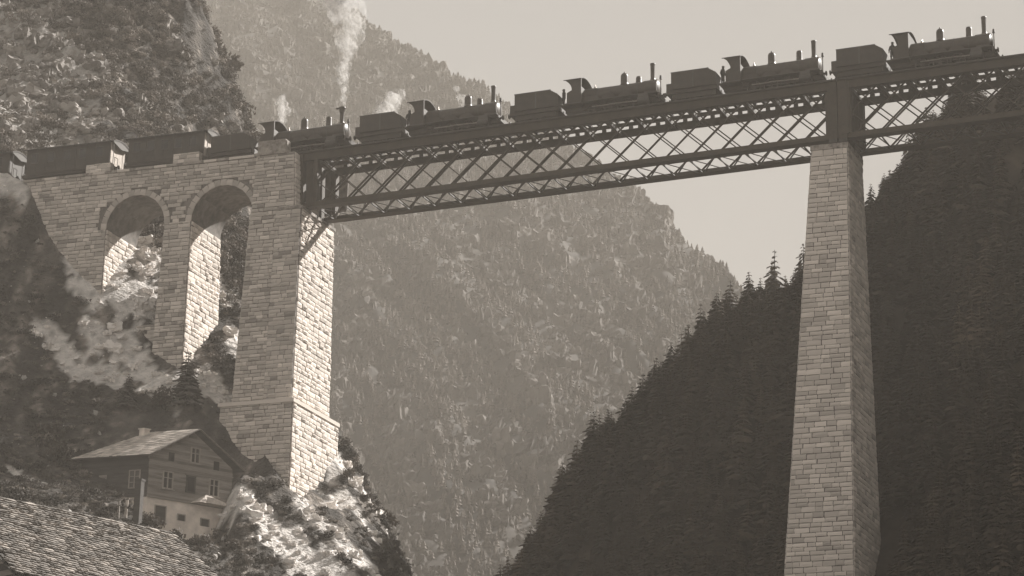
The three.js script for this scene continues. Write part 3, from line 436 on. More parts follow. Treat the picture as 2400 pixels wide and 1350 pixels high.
function carriage(label, x0, x1, o = {}) {   // body from x0 to x1, floor at 1 m
  const L = x1 - x0, t = thing('railway_carriage', label, 'carriage', [x0, railY((x0 + x1) / 2), 0], 'carriages at the tail of the train'); t.rotation.z = Math.atan(-0.006);
  part(t, 'body', M.coach, (m) => m.box(0.02, L - 0.3, 1.05, 3.5, -1.38, 1.38));
  part(t, 'end_wall', o.dim ? M.coach : M.pale, (m) => m.box(L - 0.3, L - 0.26, 1.12, 3.48, -1.3, 1.3));  // pale colour paints sunlight onto the end; dim carriages keep the body colour
  const R = 3.6, w = 1.62, y0 = 3.5, c = y0 - Math.sqrt(R * R - w * w), a = Math.asin(w / R), s = new THREE.Shape();
  s.absarc(0, c, R, Math.PI / 2 - a, Math.PI / 2 + a, false); s.absarc(0, c, R - 0.12, Math.PI / 2 + a, Math.PI / 2 - a, true);
  part(t, 'roof', M.coachRoof, (m) => m.extrude(s, L + 0.4, new THREE.Matrix4().makeRotationY(Math.PI / 2).setPosition(-0.25, 0, 0)));
  part(t, 'valance', M.coach, (m) => { const v = new THREE.Shape(); v.absarc(0, c, R - 0.12, Math.PI / 2 - a, Math.PI / 2 + a, false); v.lineTo(-1.5, 3.36); v.lineTo(0, 3.05); v.lineTo(1.5, 3.36); m.extrude(v, 0.05, new THREE.Matrix4().makeRotationY(Math.PI / 2).setPosition(L + 0.06, 0, 0)); });
  part(t, 'underframe', M.coach, (m) => m.box(-0.3, L + 0.2, 0.78, 1.05, -1.3, 1.3));
  part(t, 'platform_rail', M.iron, (m) => { for (const z of [-1.2, -0.6, 0.6, 1.2]) m.cyl(V(L + 0.12, 1.05, z), V(L + 0.12, 1.95, z), 0.025, 0.025, 6); for (const q of [-1, 1]) m.bar(V(L + 0.12, 1.95, q * 1.2), V(L + 0.12, 1.95, q * 0.6), 0.04, 0.04, V(0, 1, 0)); });
  for (const z of [-1.35, 1.35]) part(t, 'roof_post', M.iron, (m) => m.cyl(V(L + 0.05, 1.05, z), V(L + 0.05, 3.52, z), 0.03, 0.03, 6));
  for (let k = 0; k < 5; k++) { const xc = 0.9 + k * (L - 2.4) / 4.0; const wdw = part(t, 'window', M.glass, (m) => m.box(xc - 0.34, xc + 0.34, 2.15, 3.05, 1.375, 1.388)); part(wdw, 'window_frame', M.ironLight, (m) => { m.box(xc - 0.4, xc + 0.4, 3.05, 3.11, 1.36, 1.41); m.box(xc - 0.4, xc + 0.4, 2.09, 2.15, 1.36, 1.41); }); }
  for (let k = 1; k < 8; k++) part(t, 'panel_strip', M.coach, (m) => m.box(k * (L - 0.8) / 8 - 0.025, k * (L - 0.8) / 8 + 0.025, 1.08, 3.46, 1.37, 1.4));
  wheels(t, 'mid', [1.6, L - 2.2], 0.5, 0.76);
  for (const x of [-0.5, L + 0.4]) for (const q of [1, -1]) part(t, 'buffer', M.iron, (m) => { m.cyl(V(x < 0 ? -0.3 : L + 0.2, 1.0, q * 0.87), V(x, 1.0, q * 0.87), 0.09); m.cyl(V(x, 1.0, q * 0.87), V(x + Math.sign(x) * 0.07, 1.0, q * 0.87), 0.2); });
  return t;
}
carriage('dark carriage next to the rearmost tender, above the second arch', -19.55, -11.25);
carriage('dark carriage above the left end of the stone viaduct, behind the first parapet block', -30.6, -21.2);
carriage('carriage end with arched roof just showing at the left edge of the photograph', -41.5, -32.2, { dim: true });

function person(label, pos, turn, lean = 0) {
  const mc = new MarchingCubes(52, new THREE.MeshStandardMaterial(), false, false, 60000), N = 52, S = 2.1;
  // joints in metres, feet at 0; the figure faces +z
  const J = [[[0, 0.92, 0], [0, 1.38, 0.01], 0.15, 0.17], [[0, 1.38, 0], [0, 1.52, 0.01], 0.09, 0.06], [[0, 1.6, 0.02], [0, 1.68, 0.02], 0.1, 0.1], [[0.09, 0.9, 0], [0.11, 0.5, 0.03], 0.105, 0.075], [[0.11, 0.5, 0.03], [0.11, 0.08, 0], 0.075, 0.05], [[0.11, 0.05, -0.02], [0.12, 0.04, 0.15], 0.055, 0.045], [[-0.09, 0.9, 0], [-0.11, 0.5, 0.0], 0.105, 0.075], [[-0.11, 0.5, 0.0], [-0.11, 0.08, -0.03], 0.075, 0.05], [[-0.11, 0.05, -0.05], [-0.12, 0.04, 0.12], 0.055, 0.045],
    [[0.2, 1.36, 0], [0.28, 1.1, 0.0], 0.07, 0.055], [[0.28, 1.1, 0.0], [0.25, 0.9, 0.16], 0.055, 0.04], [[-0.2, 1.36, 0], [-0.28, 1.08, -0.02], 0.07, 0.055], [[-0.28, 1.08, -0.02], [-0.3, 0.84, 0.05], 0.055, 0.04], [[0, 1.62, 0.11], [0, 1.6, 0.135], 0.02, 0.015]];
  for (let k = 0; k < N; k++) for (let j = 0; j < N; j++) for (let i = 0; i < N; i++) {
    const x = (i / N - 0.5) * S, y = (j / N) * S - 0.12, z = (k / N - 0.5) * S; let e = 0;
    for (const [a, b, r0, r1] of J) {
      const dx = b[0] - a[0], dy = b[1] - a[1], dz = b[2] - a[2], t = clamp(((x - a[0]) * dx + (y - a[1]) * dy + (z - a[2]) * dz) / (dx * dx + dy * dy + dz * dz), 0, 1);
      e += Math.exp(-(Math.hypot(x - a[0] - dx * t, y - a[1] - dy * t, z - a[2] - dz * t) - lerp(r0, r1, t)) / 0.025);
    }
    mc.field[i + j * N + k * N * N] = clamp(Math.log(Math.max(e, 1e-9)) * 0.025, -1, 1);
  }
  mc.isolation = 0; mc.update();
  const g = new THREE.BufferGeometry(), P = mc.positionArray.slice(0, mc.count * 3);
  for (let i = 0; i < P.length; i += 3) { P[i] = P[i] * S / 2; P[i + 1] = (P[i + 1] + 1) / 2 * S - 0.12; P[i + 2] = P[i + 2] * S / 2; }
  g.setAttribute('position', new THREE.BufferAttribute(P, 3)); g.setAttribute('normal', new THREE.BufferAttribute(mc.normalArray.slice(0, mc.count * 3), 3));
  const all = new MB().add(g);
  for (const [hx, hy, hz, sx] of [[0.25, 0.88, 0.18, 1], [-0.3, 0.82, 0.06, -1]]) { for (let f = 0; f < 4; f++) all.cyl(V(hx + (f - 1.5) * 0.018, hy, hz), V(hx + (f - 1.5) * 0.02, hy - [0.075, 0.085, 0.08, 0.065][f], hz + 0.03), 0.009, 0.007, 6); all.cyl(V(hx - sx * 0.03, hy + 0.02, hz + 0.01), V(hx - sx * 0.055, hy - 0.03, hz + 0.035), 0.01, 0.008, 6); }
  const t = thing('person', label, 'person', pos, 'trainmen on the locomotives');
  const body = new THREE.Mesh(all.geo(), M.cloth); body.name = 'body'; t.add(body);
  part(t, 'cap', M.cloth, (m) => { m.lathe([[0.115, 0], [0.125, 0.05], [0.1, 0.1], [0, 0.115]], [0, 1.68, 0.02], 14); m.box(-0.07, 0.07, 1.68, 1.695, 0.1, 0.19); });
  t.rotation.set(0, turn, lean, 'YXZ'); return t;
}
{
  const p1 = person('man in dark clothes and cap standing between the leading locomotive and its tender', [53.95, railY(53.95) + 1.55, 0.2], 0.3);
  const dup = (x, z, turn, label, dy) => { const c = p1.clone(); c.name = numbered('person'); c.userData = { ...p1.userData, label }; c.position.set(x, railY(x) + dy, z); c.rotation.y = turn; scene.add(c); };
  dup(24.0, 0.5, -0.9, 'man in dark clothes standing behind the cab of the middle locomotive', 1.31);
  dup(9.0, 0.6, 0.5, 'man in dark clothes leaning by the open cab of the second locomotive', 1.31);
  dup(38.9, 0.7, 1.2, 'man in dark clothes behind the cab left of the tall pier', 1.31);
}

// ---------------------------------------------------------------- houses
{
  const GD = V(0.568102, 0, -0.822958), BD = V(0.999136, 0, -0.041562), O0 = V(-6.45, -38.7, 16.6);   // along the gable, and from back to front of the eave side
  const h = thing('chalet', 'wooden chalet on a pale plastered base below the viaduct', 'house', O0.toArray());
  const K = new THREE.Matrix4().makeBasis(GD, V(0, 1, 0), BD);
  const piece = (name, mt, fn, parent = h) => { const m = new MB(); fn(m); return m.build(name, mt, parent, K); };
  const W = 7.9, D = -6.4, HB = 3.35, HE = 6.95, RISE = 2.55;
  piece('stone_base', M.plaster, (m) => m.box(0.06, W - 0.06, -3.5, HB, D + 0.1, -0.06));
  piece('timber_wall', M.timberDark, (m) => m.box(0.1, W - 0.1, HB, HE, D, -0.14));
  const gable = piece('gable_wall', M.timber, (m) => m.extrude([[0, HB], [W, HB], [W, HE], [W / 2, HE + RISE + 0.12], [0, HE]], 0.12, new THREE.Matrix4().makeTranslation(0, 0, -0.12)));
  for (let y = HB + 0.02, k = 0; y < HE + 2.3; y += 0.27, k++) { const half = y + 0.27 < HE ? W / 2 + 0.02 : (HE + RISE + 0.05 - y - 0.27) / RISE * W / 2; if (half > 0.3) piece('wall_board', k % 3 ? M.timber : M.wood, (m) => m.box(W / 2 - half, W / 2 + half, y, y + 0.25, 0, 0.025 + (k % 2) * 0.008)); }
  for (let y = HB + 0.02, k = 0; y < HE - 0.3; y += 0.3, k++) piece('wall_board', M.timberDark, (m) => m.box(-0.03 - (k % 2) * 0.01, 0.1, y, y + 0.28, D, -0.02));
  for (const y of [HB - 0.02, 6.15]) piece('wall_beam', M.timber, (m) => m.box(-0.06, W + 0.06, y, y + 0.14, 0.0, 0.07));
  const window = (a, y, w, hh, shut) => {
    const f = piece('window', M.frame, (m) => { m.box(a - w / 2 - 0.1, a + w / 2 + 0.1, y - 0.1, y, 0.02, 0.12); m.box(a - w / 2 - 0.1, a + w / 2 + 0.1, y + hh, y + hh + 0.1, 0.02, 0.12); m.box(a - w / 2 - 0.1, a - w / 2, y, y + hh, 0.02, 0.12); m.box(a + w / 2, a + w / 2 + 0.1, y, y + hh, 0.02, 0.12); m.box(a - 0.05, a + 0.05, y, y + hh, 0.03, 0.1); m.box(a - w / 2, a + w / 2, y + hh * 0.62, y + hh * 0.62 + 0.06, 0.03, 0.1); });
    for (const s of [-1, 1]) piece('pane', M.glass, (m) => m.box(s < 0 ? a - w / 2 : a + 0.05, s < 0 ? a - 0.05 : a + w / 2, y, y + hh, 0.04, 0.055), f);
    piece('sill', M.frame, (m) => m.box(a - w / 2 - 0.18, a + w / 2 + 0.18, y - 0.17, y - 0.1, 0.02, 0.2), f);
    if (shut) for (const s of [-1, 1]) piece('shutter', M.timberDark, (m) => m.box(s < 0 ? a - w / 2 - 0.62 : a + w / 2 + 0.12, s < 0 ? a - w / 2 - 0.12 : a + w / 2 + 0.62, y, y + hh, 0.03, 0.07), f);
  };
  window(1.75, 4.35, 0.8, 1.35); window(6.15, 4.35, 0.75, 1.35); window(4.2, 6.95, 0.7, 1.2);
  { const d = piece('shuttered_window', M.timberDark, (m) => m.box(3.5, 4.4, 4.25, 5.75, 0.03, 0.09)); piece('pane', M.glass, (m) => m.box(3.66, 4.24, 4.4, 5.6, 0.09, 0.1), d); piece('lintel', M.wood, (m) => m.box(3.4, 4.5, 5.75, 5.87, 0.03, 0.13), d); }
  for (const [a, y] of [[2.0, 6.7], [6.3, 6.6]]) piece('small_window', M.glass, (m) => m.box(a - 0.25, a + 0.25, y, y + 0.75, 0.035, 0.06));
  for (const [a, y, w, hh] of [[1.35, 1.15, 0.95, 1.55], [3.35, 1.75, 0.62, 0.5], [5.6, 1.6, 0.72, 0.6]]) { const f = piece(w > 0.9 ? 'cellar_door' : 'cellar_window', M.timberDark, (m) => m.box(a - w / 2, a + w / 2, y, y + hh, -0.075, -0.03)); piece('surround', M.frame, (m) => { m.box(a - w / 2 - 0.08, a - w / 2, y, y + hh, -0.08, -0.01); m.box(a + w / 2, a + w / 2 + 0.08, y, y + hh, -0.08, -0.01); m.box(a - w / 2 - 0.08, a + w / 2 + 0.08, y + hh, y + hh + 0.08, -0.08, -0.01); }, f); }
  piece('sun_patch_awning', M.pale, (m) => { const a = V(5.5, 4.35, 0.05), b = V(4.0, 3.45, 1.0), c = V(7.5, 3.45, 1.0), d = V(4.0, 3.4, 0.05), e = V(7.5, 3.4, 0.05); m.quads([[a, b, c, c], [a, d, b, b], [a, c, e, e], [b, d, e, c]]); });  // pale awning added to stand in for a patch of sunlight on the gable
  { const f = piece('window', M.frame, (m) => { m.box(-0.12, -0.05, 4.1, 5.7, -1.75, -1.68); m.box(-0.12, -0.05, 4.1, 5.7, -0.77, -0.7); m.box(-0.12, -0.05, 5.63, 5.7, -1.68, -0.77); m.box(-0.12, -0.05, 4.1, 4.17, -1.68, -0.77); m.box(-0.12, -0.05, 4.2, 5.63, -1.24, -1.19); for (const y of [4.6, 5.1]) m.box(-0.12, -0.05, y, y + 0.05, -1.68, -0.77); }); piece('pane', M.ironLight, (m) => m.box(-0.07, -0.055, 4.17, 5.63, -1.68, -0.77), f); }
  piece('side_door', M.timber, (m) => m.box(-0.08, -0.03, 3.5, 5.4, -4.6, -3.9));
  // the roof: two slopes of shingles, its back end hipped
  const over = 0.55, ev = 0.62, slopeY = (a) => HE + RISE + 0.32 - Math.abs(a - W / 2) * (RISE / (W / 2)), front = 0.55, ridgeBack = -4.3, eaveBack = D - 0.6;
  const roof = piece('roof', M.timberDark, (m) => { for (const s of [-1, 1]) { const a0 = W / 2, a1 = W / 2 + s * (W / 2 + ev), t = 0.12; const q = (a, b, d) => V(a, slopeY(a) - d, b); m.quads([[q(a0, front, 0), q(a0, ridgeBack, 0), q(a1, eaveBack, 0), q(a1, front, 0)], [q(a0, front, t), q(a0, ridgeBack, t), q(a1, eaveBack, t), q(a1, front, t)], [q(a0, front, 0), q(a1, front, 0), q(a1, front, t), q(a0, front, t)], [q(a1, front, 0), q(a1, eaveBack, 0), q(a1, eaveBack, t), q(a1, front, t)]]); } const p = (a, b) => V(a, slopeY(a), b); m.quads([[p(W / 2, ridgeBack), p(-ev, eaveBack), p(W + ev, eaveBack), p(W + ev, eaveBack)]]); });
  const shg = [0.36, 0.44, 0.52, 0.6, 0.68].map((v) => mat(v, { s: 0.9, map: rep(T.wood, 0.8, 0.5) })), r = rng(51), rows = 13, sl = Math.hypot(W / 2 + ev, RISE * (W / 2 + ev) / (W / 2));
  let count = 0; const spare = new MB();
  for (const s of [-1, 1]) for (let k = 0; k < rows; k++) {
    const t0 = k / rows, t1 = Math.min(1.0, (k + 1.25) / rows), a0 = W / 2 + s * (W / 2 + ev) * t0, a1 = W / 2 + s * (W / 2 + ev) * t1, back = lerp(ridgeBack, eaveBack, t0);
    for (let b = front; b > back + 0.1;) { const w = 0.32 + r() * 0.3, b1 = Math.max(back, b - w), lift = 0.015 + r() * 0.03, y0 = slopeY(a0) + 0.012, y1 = slopeY(a1) + 0.035 + lift; const put = (m) => { const A = V(a0, y0, b - 0.01), B = V(a0, y0, b1 + 0.01), C2 = V(a1, y1, b1 + 0.01), D2 = V(a1, y1, b - 0.01), dn = V(0, -0.05, 0); m.quads([[A, B, C2, D2], [D2, C2, C2.clone().add(dn), D2.clone().add(dn)], [A, D2, D2.clone().add(dn), A.clone().add(dn)], [C2, B, B.clone().add(dn), C2.clone().add(dn)]]); };
      if (s < 0 && count < 300) { piece('shingle', shg[Math.floor(r() * 5)], put, roof); count++; } else put(spare);
      b = b1; }
  }
  kind(spare.build('shingles', shg[1], roof, K), 'stuff');
  for (const s of [-1, 1]) piece('barge_board', M.wood, (m) => { const a1 = W / 2 + s * (W / 2 + ev); m.bar(V(W / 2, slopeY(W / 2) - 0.02, front + 0.03), V(a1, slopeY(a1) - 0.02, front + 0.03), 0.06, 0.24); });
  piece('chimney', M.plaster, (m) => { m.box(3.2, 3.7, 8.6, 9.95, -4.4, -3.9); m.box(3.14, 3.76, 9.95, 10.05, -4.46, -3.84); }, h);
}
{
  // the near house: its shingled roof fills the lower left corner
  const R1 = V(33.46, -55.3, 84.57), RD = V(-0.432369, 0, 0.901697), ND = V(0.901697, 0, 0.432369), PH = 34.6 * Math.PI / 180, len = 15.3, sl = 10.5;
  const h = thing('shingle_roofed_house', 'near house in the lower left corner, showing mostly its weathered shingle roof', 'house', R1.toArray());
  const dn = ND.clone().multiplyScalar(Math.cos(PH)).add(V(0, -Math.sin(PH), 0)), nn = V(0, 0, 0).crossVectors(dn, RD).normalize(); if (nn.y < 0) nn.negate();
  const dB = V(-dn.x, dn.y, -dn.z), at = (u, s, n = 0) => V(0, 0, 0).addScaledVector(RD, u).addScaledVector(dn, s).addScaledVector(nn, n);
  const b = (u, s) => V(0, 0, 0).addScaledVector(RD, u).addScaledVector(dB, s);
  const roof = part(h, 'roof', M.timberDark, (m) => { const lo = V(0, -0.22, 0), A = at(0, 0), B = at(len, 0), C2 = at(len, sl), D2 = at(0, sl), l = (v) => v.clone().add(lo); m.quads([[A, B, C2, D2], [l(A), l(B), l(C2), l(D2)], [A, D2, l(D2), l(A)], [B, C2, l(C2), l(B)], [D2, C2, l(C2), l(D2)], [A, b(0, sl), b(len, sl), B], [l(A), l(b(0, sl)), l(b(len, sl)), l(B)]]); });
  part(h, 'gable_wall', M.timberDark, (m) => { for (const u of [0.6, len - 0.9]) { const w = V(0, -0.3, 0), P = (s, y) => at(u, 0).add(ND.clone().multiplyScalar(s)).add(V(0, y, 0)); const k = 8.1, e = -k * Math.tan(PH); m.quads([[P(0, -0.3), P(-k, e - 0.3), P(-k, -16), P(0, -16)], [P(0, -0.3), P(k, e - 0.3), P(k, -16), P(0, -16)]]); } });
  part(h, 'side_wall', M.plaster, (m) => { const P = (u, s, y) => at(u, 0).add(ND.clone().multiplyScalar(s)).add(V(0, y, 0)); m.quads([[P(0.6, 8.0, -5.8), P(len - 0.9, 8.0, -5.8), P(len - 0.9, 8.0, -16), P(0.6, 8.0, -16)], [P(0.6, -8, -5.8), P(len - 0.9, -8, -5.8), P(len - 0.9, -8, -16), P(0.6, -8, -16)]]); });
  for (let k = 0; k < 14; k++) part(h, 'gable_board', k % 2 ? M.timber : M.timberDark, (m) => { const P = (s, y) => at(len - 0.86, 0).add(ND.clone().multiplyScalar(s)).add(V(0, y, 0)), y = -0.9 - k * 0.34, half = Math.min(8, (-0.45 - y) / Math.tan(PH)); m.quads([[P(-half, y - 0.3), P(half, y - 0.3), P(half - 0.2, y), P(-half + 0.2, y)]]); });
  part(h, 'barge_board', M.timberDark, (m) => { m.bar(at(len + 0.03, 0, -0.1), at(len + 0.03, sl, -0.1), 0.06, 0.3, RD); });
  part(h, 'barge_board', M.timberDark, (m) => m.bar(at(-0.03, 0, -0.1), at(-0.03, sl, -0.1), 0.06, 0.3, RD));
  // shingles: seven geometries in five tones
  const r = rng(52), tones = [0.13, 0.18, 0.24, 0.31, 0.42].map((v) => mat(v, { s: 0.95, map: rep(T.wood, 1, 1) })), geos = Array.from({ length: 7 }, (_, k) => { const q = rng(500 + k), P = []; const n = 4; for (let i = 0; i <= n; i++) { const y = (q() - 0.5) * 0.14; P.push([i / n - 0.5, -0.5 + y * (i > 0 && i < n ? 1 : 0.4), 0.75 + q() * 0.5]); } const m = new MB(); for (let i = 0; i < n; i++) { const [x0, y0, z0] = P[i], [x1, y1, z1] = P[i + 1]; m.quads([[V(x0, y0, z0), V(x1, y1, z1), V(x1, 0.72, 0.08), V(x0, 0.72, 0.08)], [V(x0, y0, z0 - 1), V(x1, y1, z1 - 1), V(x1, y1, z1), V(x0, y0, z0)]]); } m.quads([[V(-0.5, P[0][1], P[0][2] - 1), V(-0.5, P[0][1], P[0][2]), V(-0.5, 0.72, 0.08), V(-0.5, 0.72, -0.1)], [V(0.5, P[n][1], P[n][2]), V(0.5, P[n][1], P[n][2] - 1), V(0.5, 0.72, -0.1), V(0.5, 0.72, 0.08)]]); return m.geo(); });
  const list = []; let row = 0;
  for (let s = 0.16; s < sl; s += 0.3, row++) for (let u = -0.1 - r() * 0.3; u < len;) { const w = 0.3 + r() * 0.36; const c = at(Math.min(u + w / 2, len), s + 0.02 * (r() - 0.5), 0.02 + r() * 0.02), X = RD.clone().negate(), Y = dn.clone().negate(); if (u + w < len + 0.25) list.push({ m: new THREE.Matrix4().makeBasis(X.multiplyScalar(w - 0.03), Y.multiplyScalar(0.34), nn.clone().multiplyScalar(0.07 + r() * 0.06)).setPosition(c), k: Math.floor(r() * 7), t: clamp(Math.floor(2 + (r() + r() - 1) * 3.2 + n2(u * 0.5, s * 0.8) * 1.2), 0, 4), size: (u > 3.5 ? 0.01 : 0) + (s < 3.3 ? s : -s) * 0.001 + 1 / c.clone().add(R1).distanceTo(CAM) }); u += w; }
  list.sort((a, c) => c.size - a.size);
  for (const s of list.slice(0, 300)) { const o = new THREE.Mesh(geos[s.k], tones[s.t]); o.name = 'shingle'; o.matrixAutoUpdate = false; o.matrix.copy(s.m); o.castShadow = o.receiveShadow = true; roof.add(o); }
  const rest = list.slice(300), im = new THREE.InstancedMesh(geos[0], mat(1, { s: 0, map: rep(T.wood, 1, 1) }), rest.length); im.name = 'shingles'; kind(im, 'stuff'); rest.forEach((s, i) => { im.setMatrixAt(i, s.m); im.setColorAt(i, tones[s.t].color); }); roof.add(im);
}
{
  const p = thing('stone_post', 'tall grey square post standing at the left corner of the chalet', 'post', [-3.6, -39.6, 23.0]);
  part(p, 'shaft', M.timberDark, (m) => m.box(-0.28, 0.28, -1.5, 3.9, -0.28, 0.28)); part(p, 'cap', M.timberDark, (m) => m.box(-0.33, 0.33, 3.9, 4.05, -0.33, 0.33));
  for (const [dx, tilt, hgt, l] of [[-1.55, 0.06, 1.9, 'pale upright board, left one of the pair beside the grey post'], [-1.0, -0.05, 2.2, 'pale upright board, right one of the pair beside the grey post']]) { const o = new MB(); o.box(-0.13, 0.13, -0.8, hgt, -0.03, 0.03); o.box(-0.13, 0.13, hgt * 0.6, hgt * 0.6 + 0.12, 0.032, 0.06); const q = thing('board', l, 'board', [-3.6 + dx, -39.5, 23.3]); o.build('plank', M.pale, q); q.rotation.z = tilt; }
  const beam = thing('timber_beam', 'pale timber beam poking out beyond the left eave of the chalet', 'beam', [-14.8, -30.5, 15.2]); part(beam, 'timber', M.pale, (m) => m.box(-1.1, 1.1, -0.12, 0.12, -0.15, 0.15)); beam.rotation.y = 0.3;
  const rail = thing('wooden_rail', 'low wooden fence rail behind the ridge of the near roof', 'fence', [-6.5, -38.7, 25.5]);
  for (let k = 0; k < 4; k++) part(rail, 'post', M.wood, (m) => m.box(-2.6 + k * 1.7, -2.48 + k * 1.7, -0.8, 0.9, -0.06, 0.06));
  for (const y of [0.3, 0.75]) part(rail, 'rail', M.wood, (m) => m.bar(V(-2.9, y, 0.09), V(2.8, y + 0.1, 0.09), 0.07, 0.1));
}

// ---------------------------------------------------------------- vegetation and loose rock
function foliage(seed, n, size, spread) {   // n leaf-sized faces through a rounded volume, denser outside, of uneven outline
  const r = rng(seed), P = [], lobes = Array.from({ length: 7 }, () => { const a = r() * 6.283, e = r() * 1.3; return [Math.cos(a) * Math.cos(e) * 0.55, Math.sin(e) * 0.6, Math.sin(a) * Math.cos(e) * 0.55, 0.35 + r() * 0.3]; });
  for (let i = 0; i < n; i++) {
    const L = lobes[Math.floor(r() * 7)], a = r() * 6.283, cz = r() * 2 - 1, q = L[3] * r() ** 0.4, sr = Math.sqrt(1 - cz * cz);
    const c = V((L[0] + q * sr * Math.cos(a)) * spread[0], (L[1] + q * cz) * spread[1] + spread[1] * 0.35, (L[2] + q * sr * Math.sin(a)) * spread[2]);
    const u = V(r() - 0.5, r() - 0.5, r() - 0.5).normalize(), w = V(r() - 0.5, r() - 0.5, r() - 0.5).cross(u).normalize(), s = size * (0.6 + r() * 0.8);
    const A = c.clone().addScaledVector(u, s), B = c.clone().addScaledVector(w, s * 0.5), D = c.clone().addScaledVector(u, -s), E = c.clone().addScaledVector(w, -s * 0.5);
    for (const v of [A, B, D, A, D, E]) P.push(v.x, v.y, v.z);
  }
  const g = new THREE.BufferGeometry(); g.setAttribute('position', new THREE.Float32BufferAttribute(P, 3)); g.computeVertexNormals(); return g;
}
function coniferCrown(seed, levels = 15) {   // unit height, drooping sprays round a stem
  const r = rng(seed), P = [];
  for (let k = 0; k < levels; k++) {
    const t = (k + 0.3) / levels, y = 0.1 + t * 0.88, R = 0.23 * (1 - t) ** 0.8 * (0.75 + r() * 0.5) + 0.015, n = Math.max(5, Math.round(11 * (1 - t * 0.6)));
    for (let i = 0; i < n; i++) {
      const a = (i + r() * 0.8) / n * 6.283, L = R * (0.65 + r() * 0.6), dx = Math.cos(a), dz = Math.sin(a), w = L * (0.28 + r() * 0.12), drop = L * (0.25 + r() * 0.4);
      const root = V(dx * 0.01, y, dz * 0.01), tip = V(dx * L, y - drop, dz * L), mid = root.clone().lerp(tip, 0.55).add(V(0, L * 0.1, 0)), sx = V(-dz * w, 0, dx * w);
      for (const s of [1, -1]) { const side = mid.clone().addScaledVector(sx, s).add(V(0, -L * 0.12, 0)), side2 = root.clone().lerp(tip, 0.85).addScaledVector(sx, s * 0.55).add(V(0, -L * 0.08, 0)); for (const v of [root, side, mid, mid, side, side2, mid, side2, tip]) P.push(v.x, v.y, v.z); }
    }
  }
  const g = new THREE.BufferGeometry(); g.setAttribute('position', new THREE.Float32BufferAttribute(P, 3)); g.computeVertexNormals(); return g;
}
const leafMat = (v, s = 1.2) => new THREE.MeshPhysicalMaterial({ color: C(v, s), roughness: 0.9, transmission: 0.25, thickness: 0, side: THREE.DoubleSide });
const LEAF = { dark: leafMat(0.042, 2.4), mid: leafMat(0.08, 1.6), light: leafMat(0.15, 1), white: new THREE.MeshStandardMaterial({ color: 0xffffff, roughness: 0.95, side: THREE.DoubleSide }) };
const CROWNS = [coniferCrown(1), coniferCrown(2, 17), coniferCrown(3, 13)];
const trunkGeo = new MB().cyl(V(0, -0.12, 0), V(0, 0.95, 0), 0.022, 0.003, 7).geo();
const coniferGeo = CROWNS.map((c) => new MB().add(c).add(trunkGeo).geo());
function conifer(label, x, y, z, h, k, turn, wide = 1, group) {
  const t = thing('conifer', label, 'tree', [x, y, z], group); t.rotation.y = turn; t.scale.set(h * wide, h, h * wide);
  const a = new THREE.Mesh(trunkGeo, M.trunk), b = new THREE.Mesh(CROWNS[k], LEAF.dark); a.name = 'trunk'; b.name = 'crown'; for (const o of [a, b]) o.castShadow = o.receiveShadow = true; t.add(a, b); return t;
}
function scatter(name, label, geo, material, count, seed, place, group) {
  const r = rng(seed), ms = [], cs = [], q = new THREE.Quaternion(), e = new THREE.Euler();
  for (let tries = 0; ms.length < count && tries < count * 12; tries++) { const p = place(r); if (!p) continue; e.set((r() - 0.5) * (p.tip ?? 0.3), r() * 6.283, (r() - 0.5) * (p.tip ?? 0.3)); ms.push(new THREE.Matrix4().compose(V(p.x, p.y, p.z), q.setFromEuler(e), V(p.s * (p.w ?? 1), p.s * (p.h ?? 1), p.s * (p.w ?? 1)))); cs.push(p.c); }
  const im = new THREE.InstancedMesh(geo, material, ms.length); ms.forEach((m, i) => { im.setMatrixAt(i, m); im.setColorAt(i, cs[i]); });
  return kind(solo(im, name, label, undefined), 'stuff');
}
// the forest on the right-hand wall
for (let k = 0; k < 3; k++) scatter('forest', ['dark spruce forest covering the shadowed right hillside', 'broader spruces mixed into the dark forest on the right hillside', 'ragged thin spruces mixed into the dark forest on the right hillside'][k], coniferGeo[k], LEAF.white, 6000, 800 + k, (r) => {
  const x = lerp(-6, 150, r()), z = lerp(-62, 70, r() ** 0.8), y = rightHeight(x, z); if (y < -62) return null;
  const gap = ridged(x * 0.03 + 0.4, z * 0.03 + y * 0.02, 3); if (gap > 0.78 && x > 55 && r() < 0.5) return null;
  const s = lerp(1.6, 6.0, r() ** 1.8) * (z < -30 ? 0.75 : 1);
  if (x > 40 && x < 108 && z > -9 && z < 12 && y + s > GRADE * x - 6.5) return null;
  if (x > 44 && x < 53.5 && z > -5 && z < 6) return null; if (x > 54 && z < -24 && y + s > GRADE * x + 8) return null;
  return { x, y: y - 0.3, z, s, w: 0.9 + r() * 0.5, tip: 0.12, c: C((0.03 + r() * r() * 0.03) * (1 + 0.55 * fbm2(x * 0.06, z * 0.06 + y * 0.04, 3)) * (x > 56 ? 1 + 1.1 * smooth(0.0, 0.5, fbm2(x * 0.05 + 9, y * 0.05, 3)) : 1), 3.0) };
});
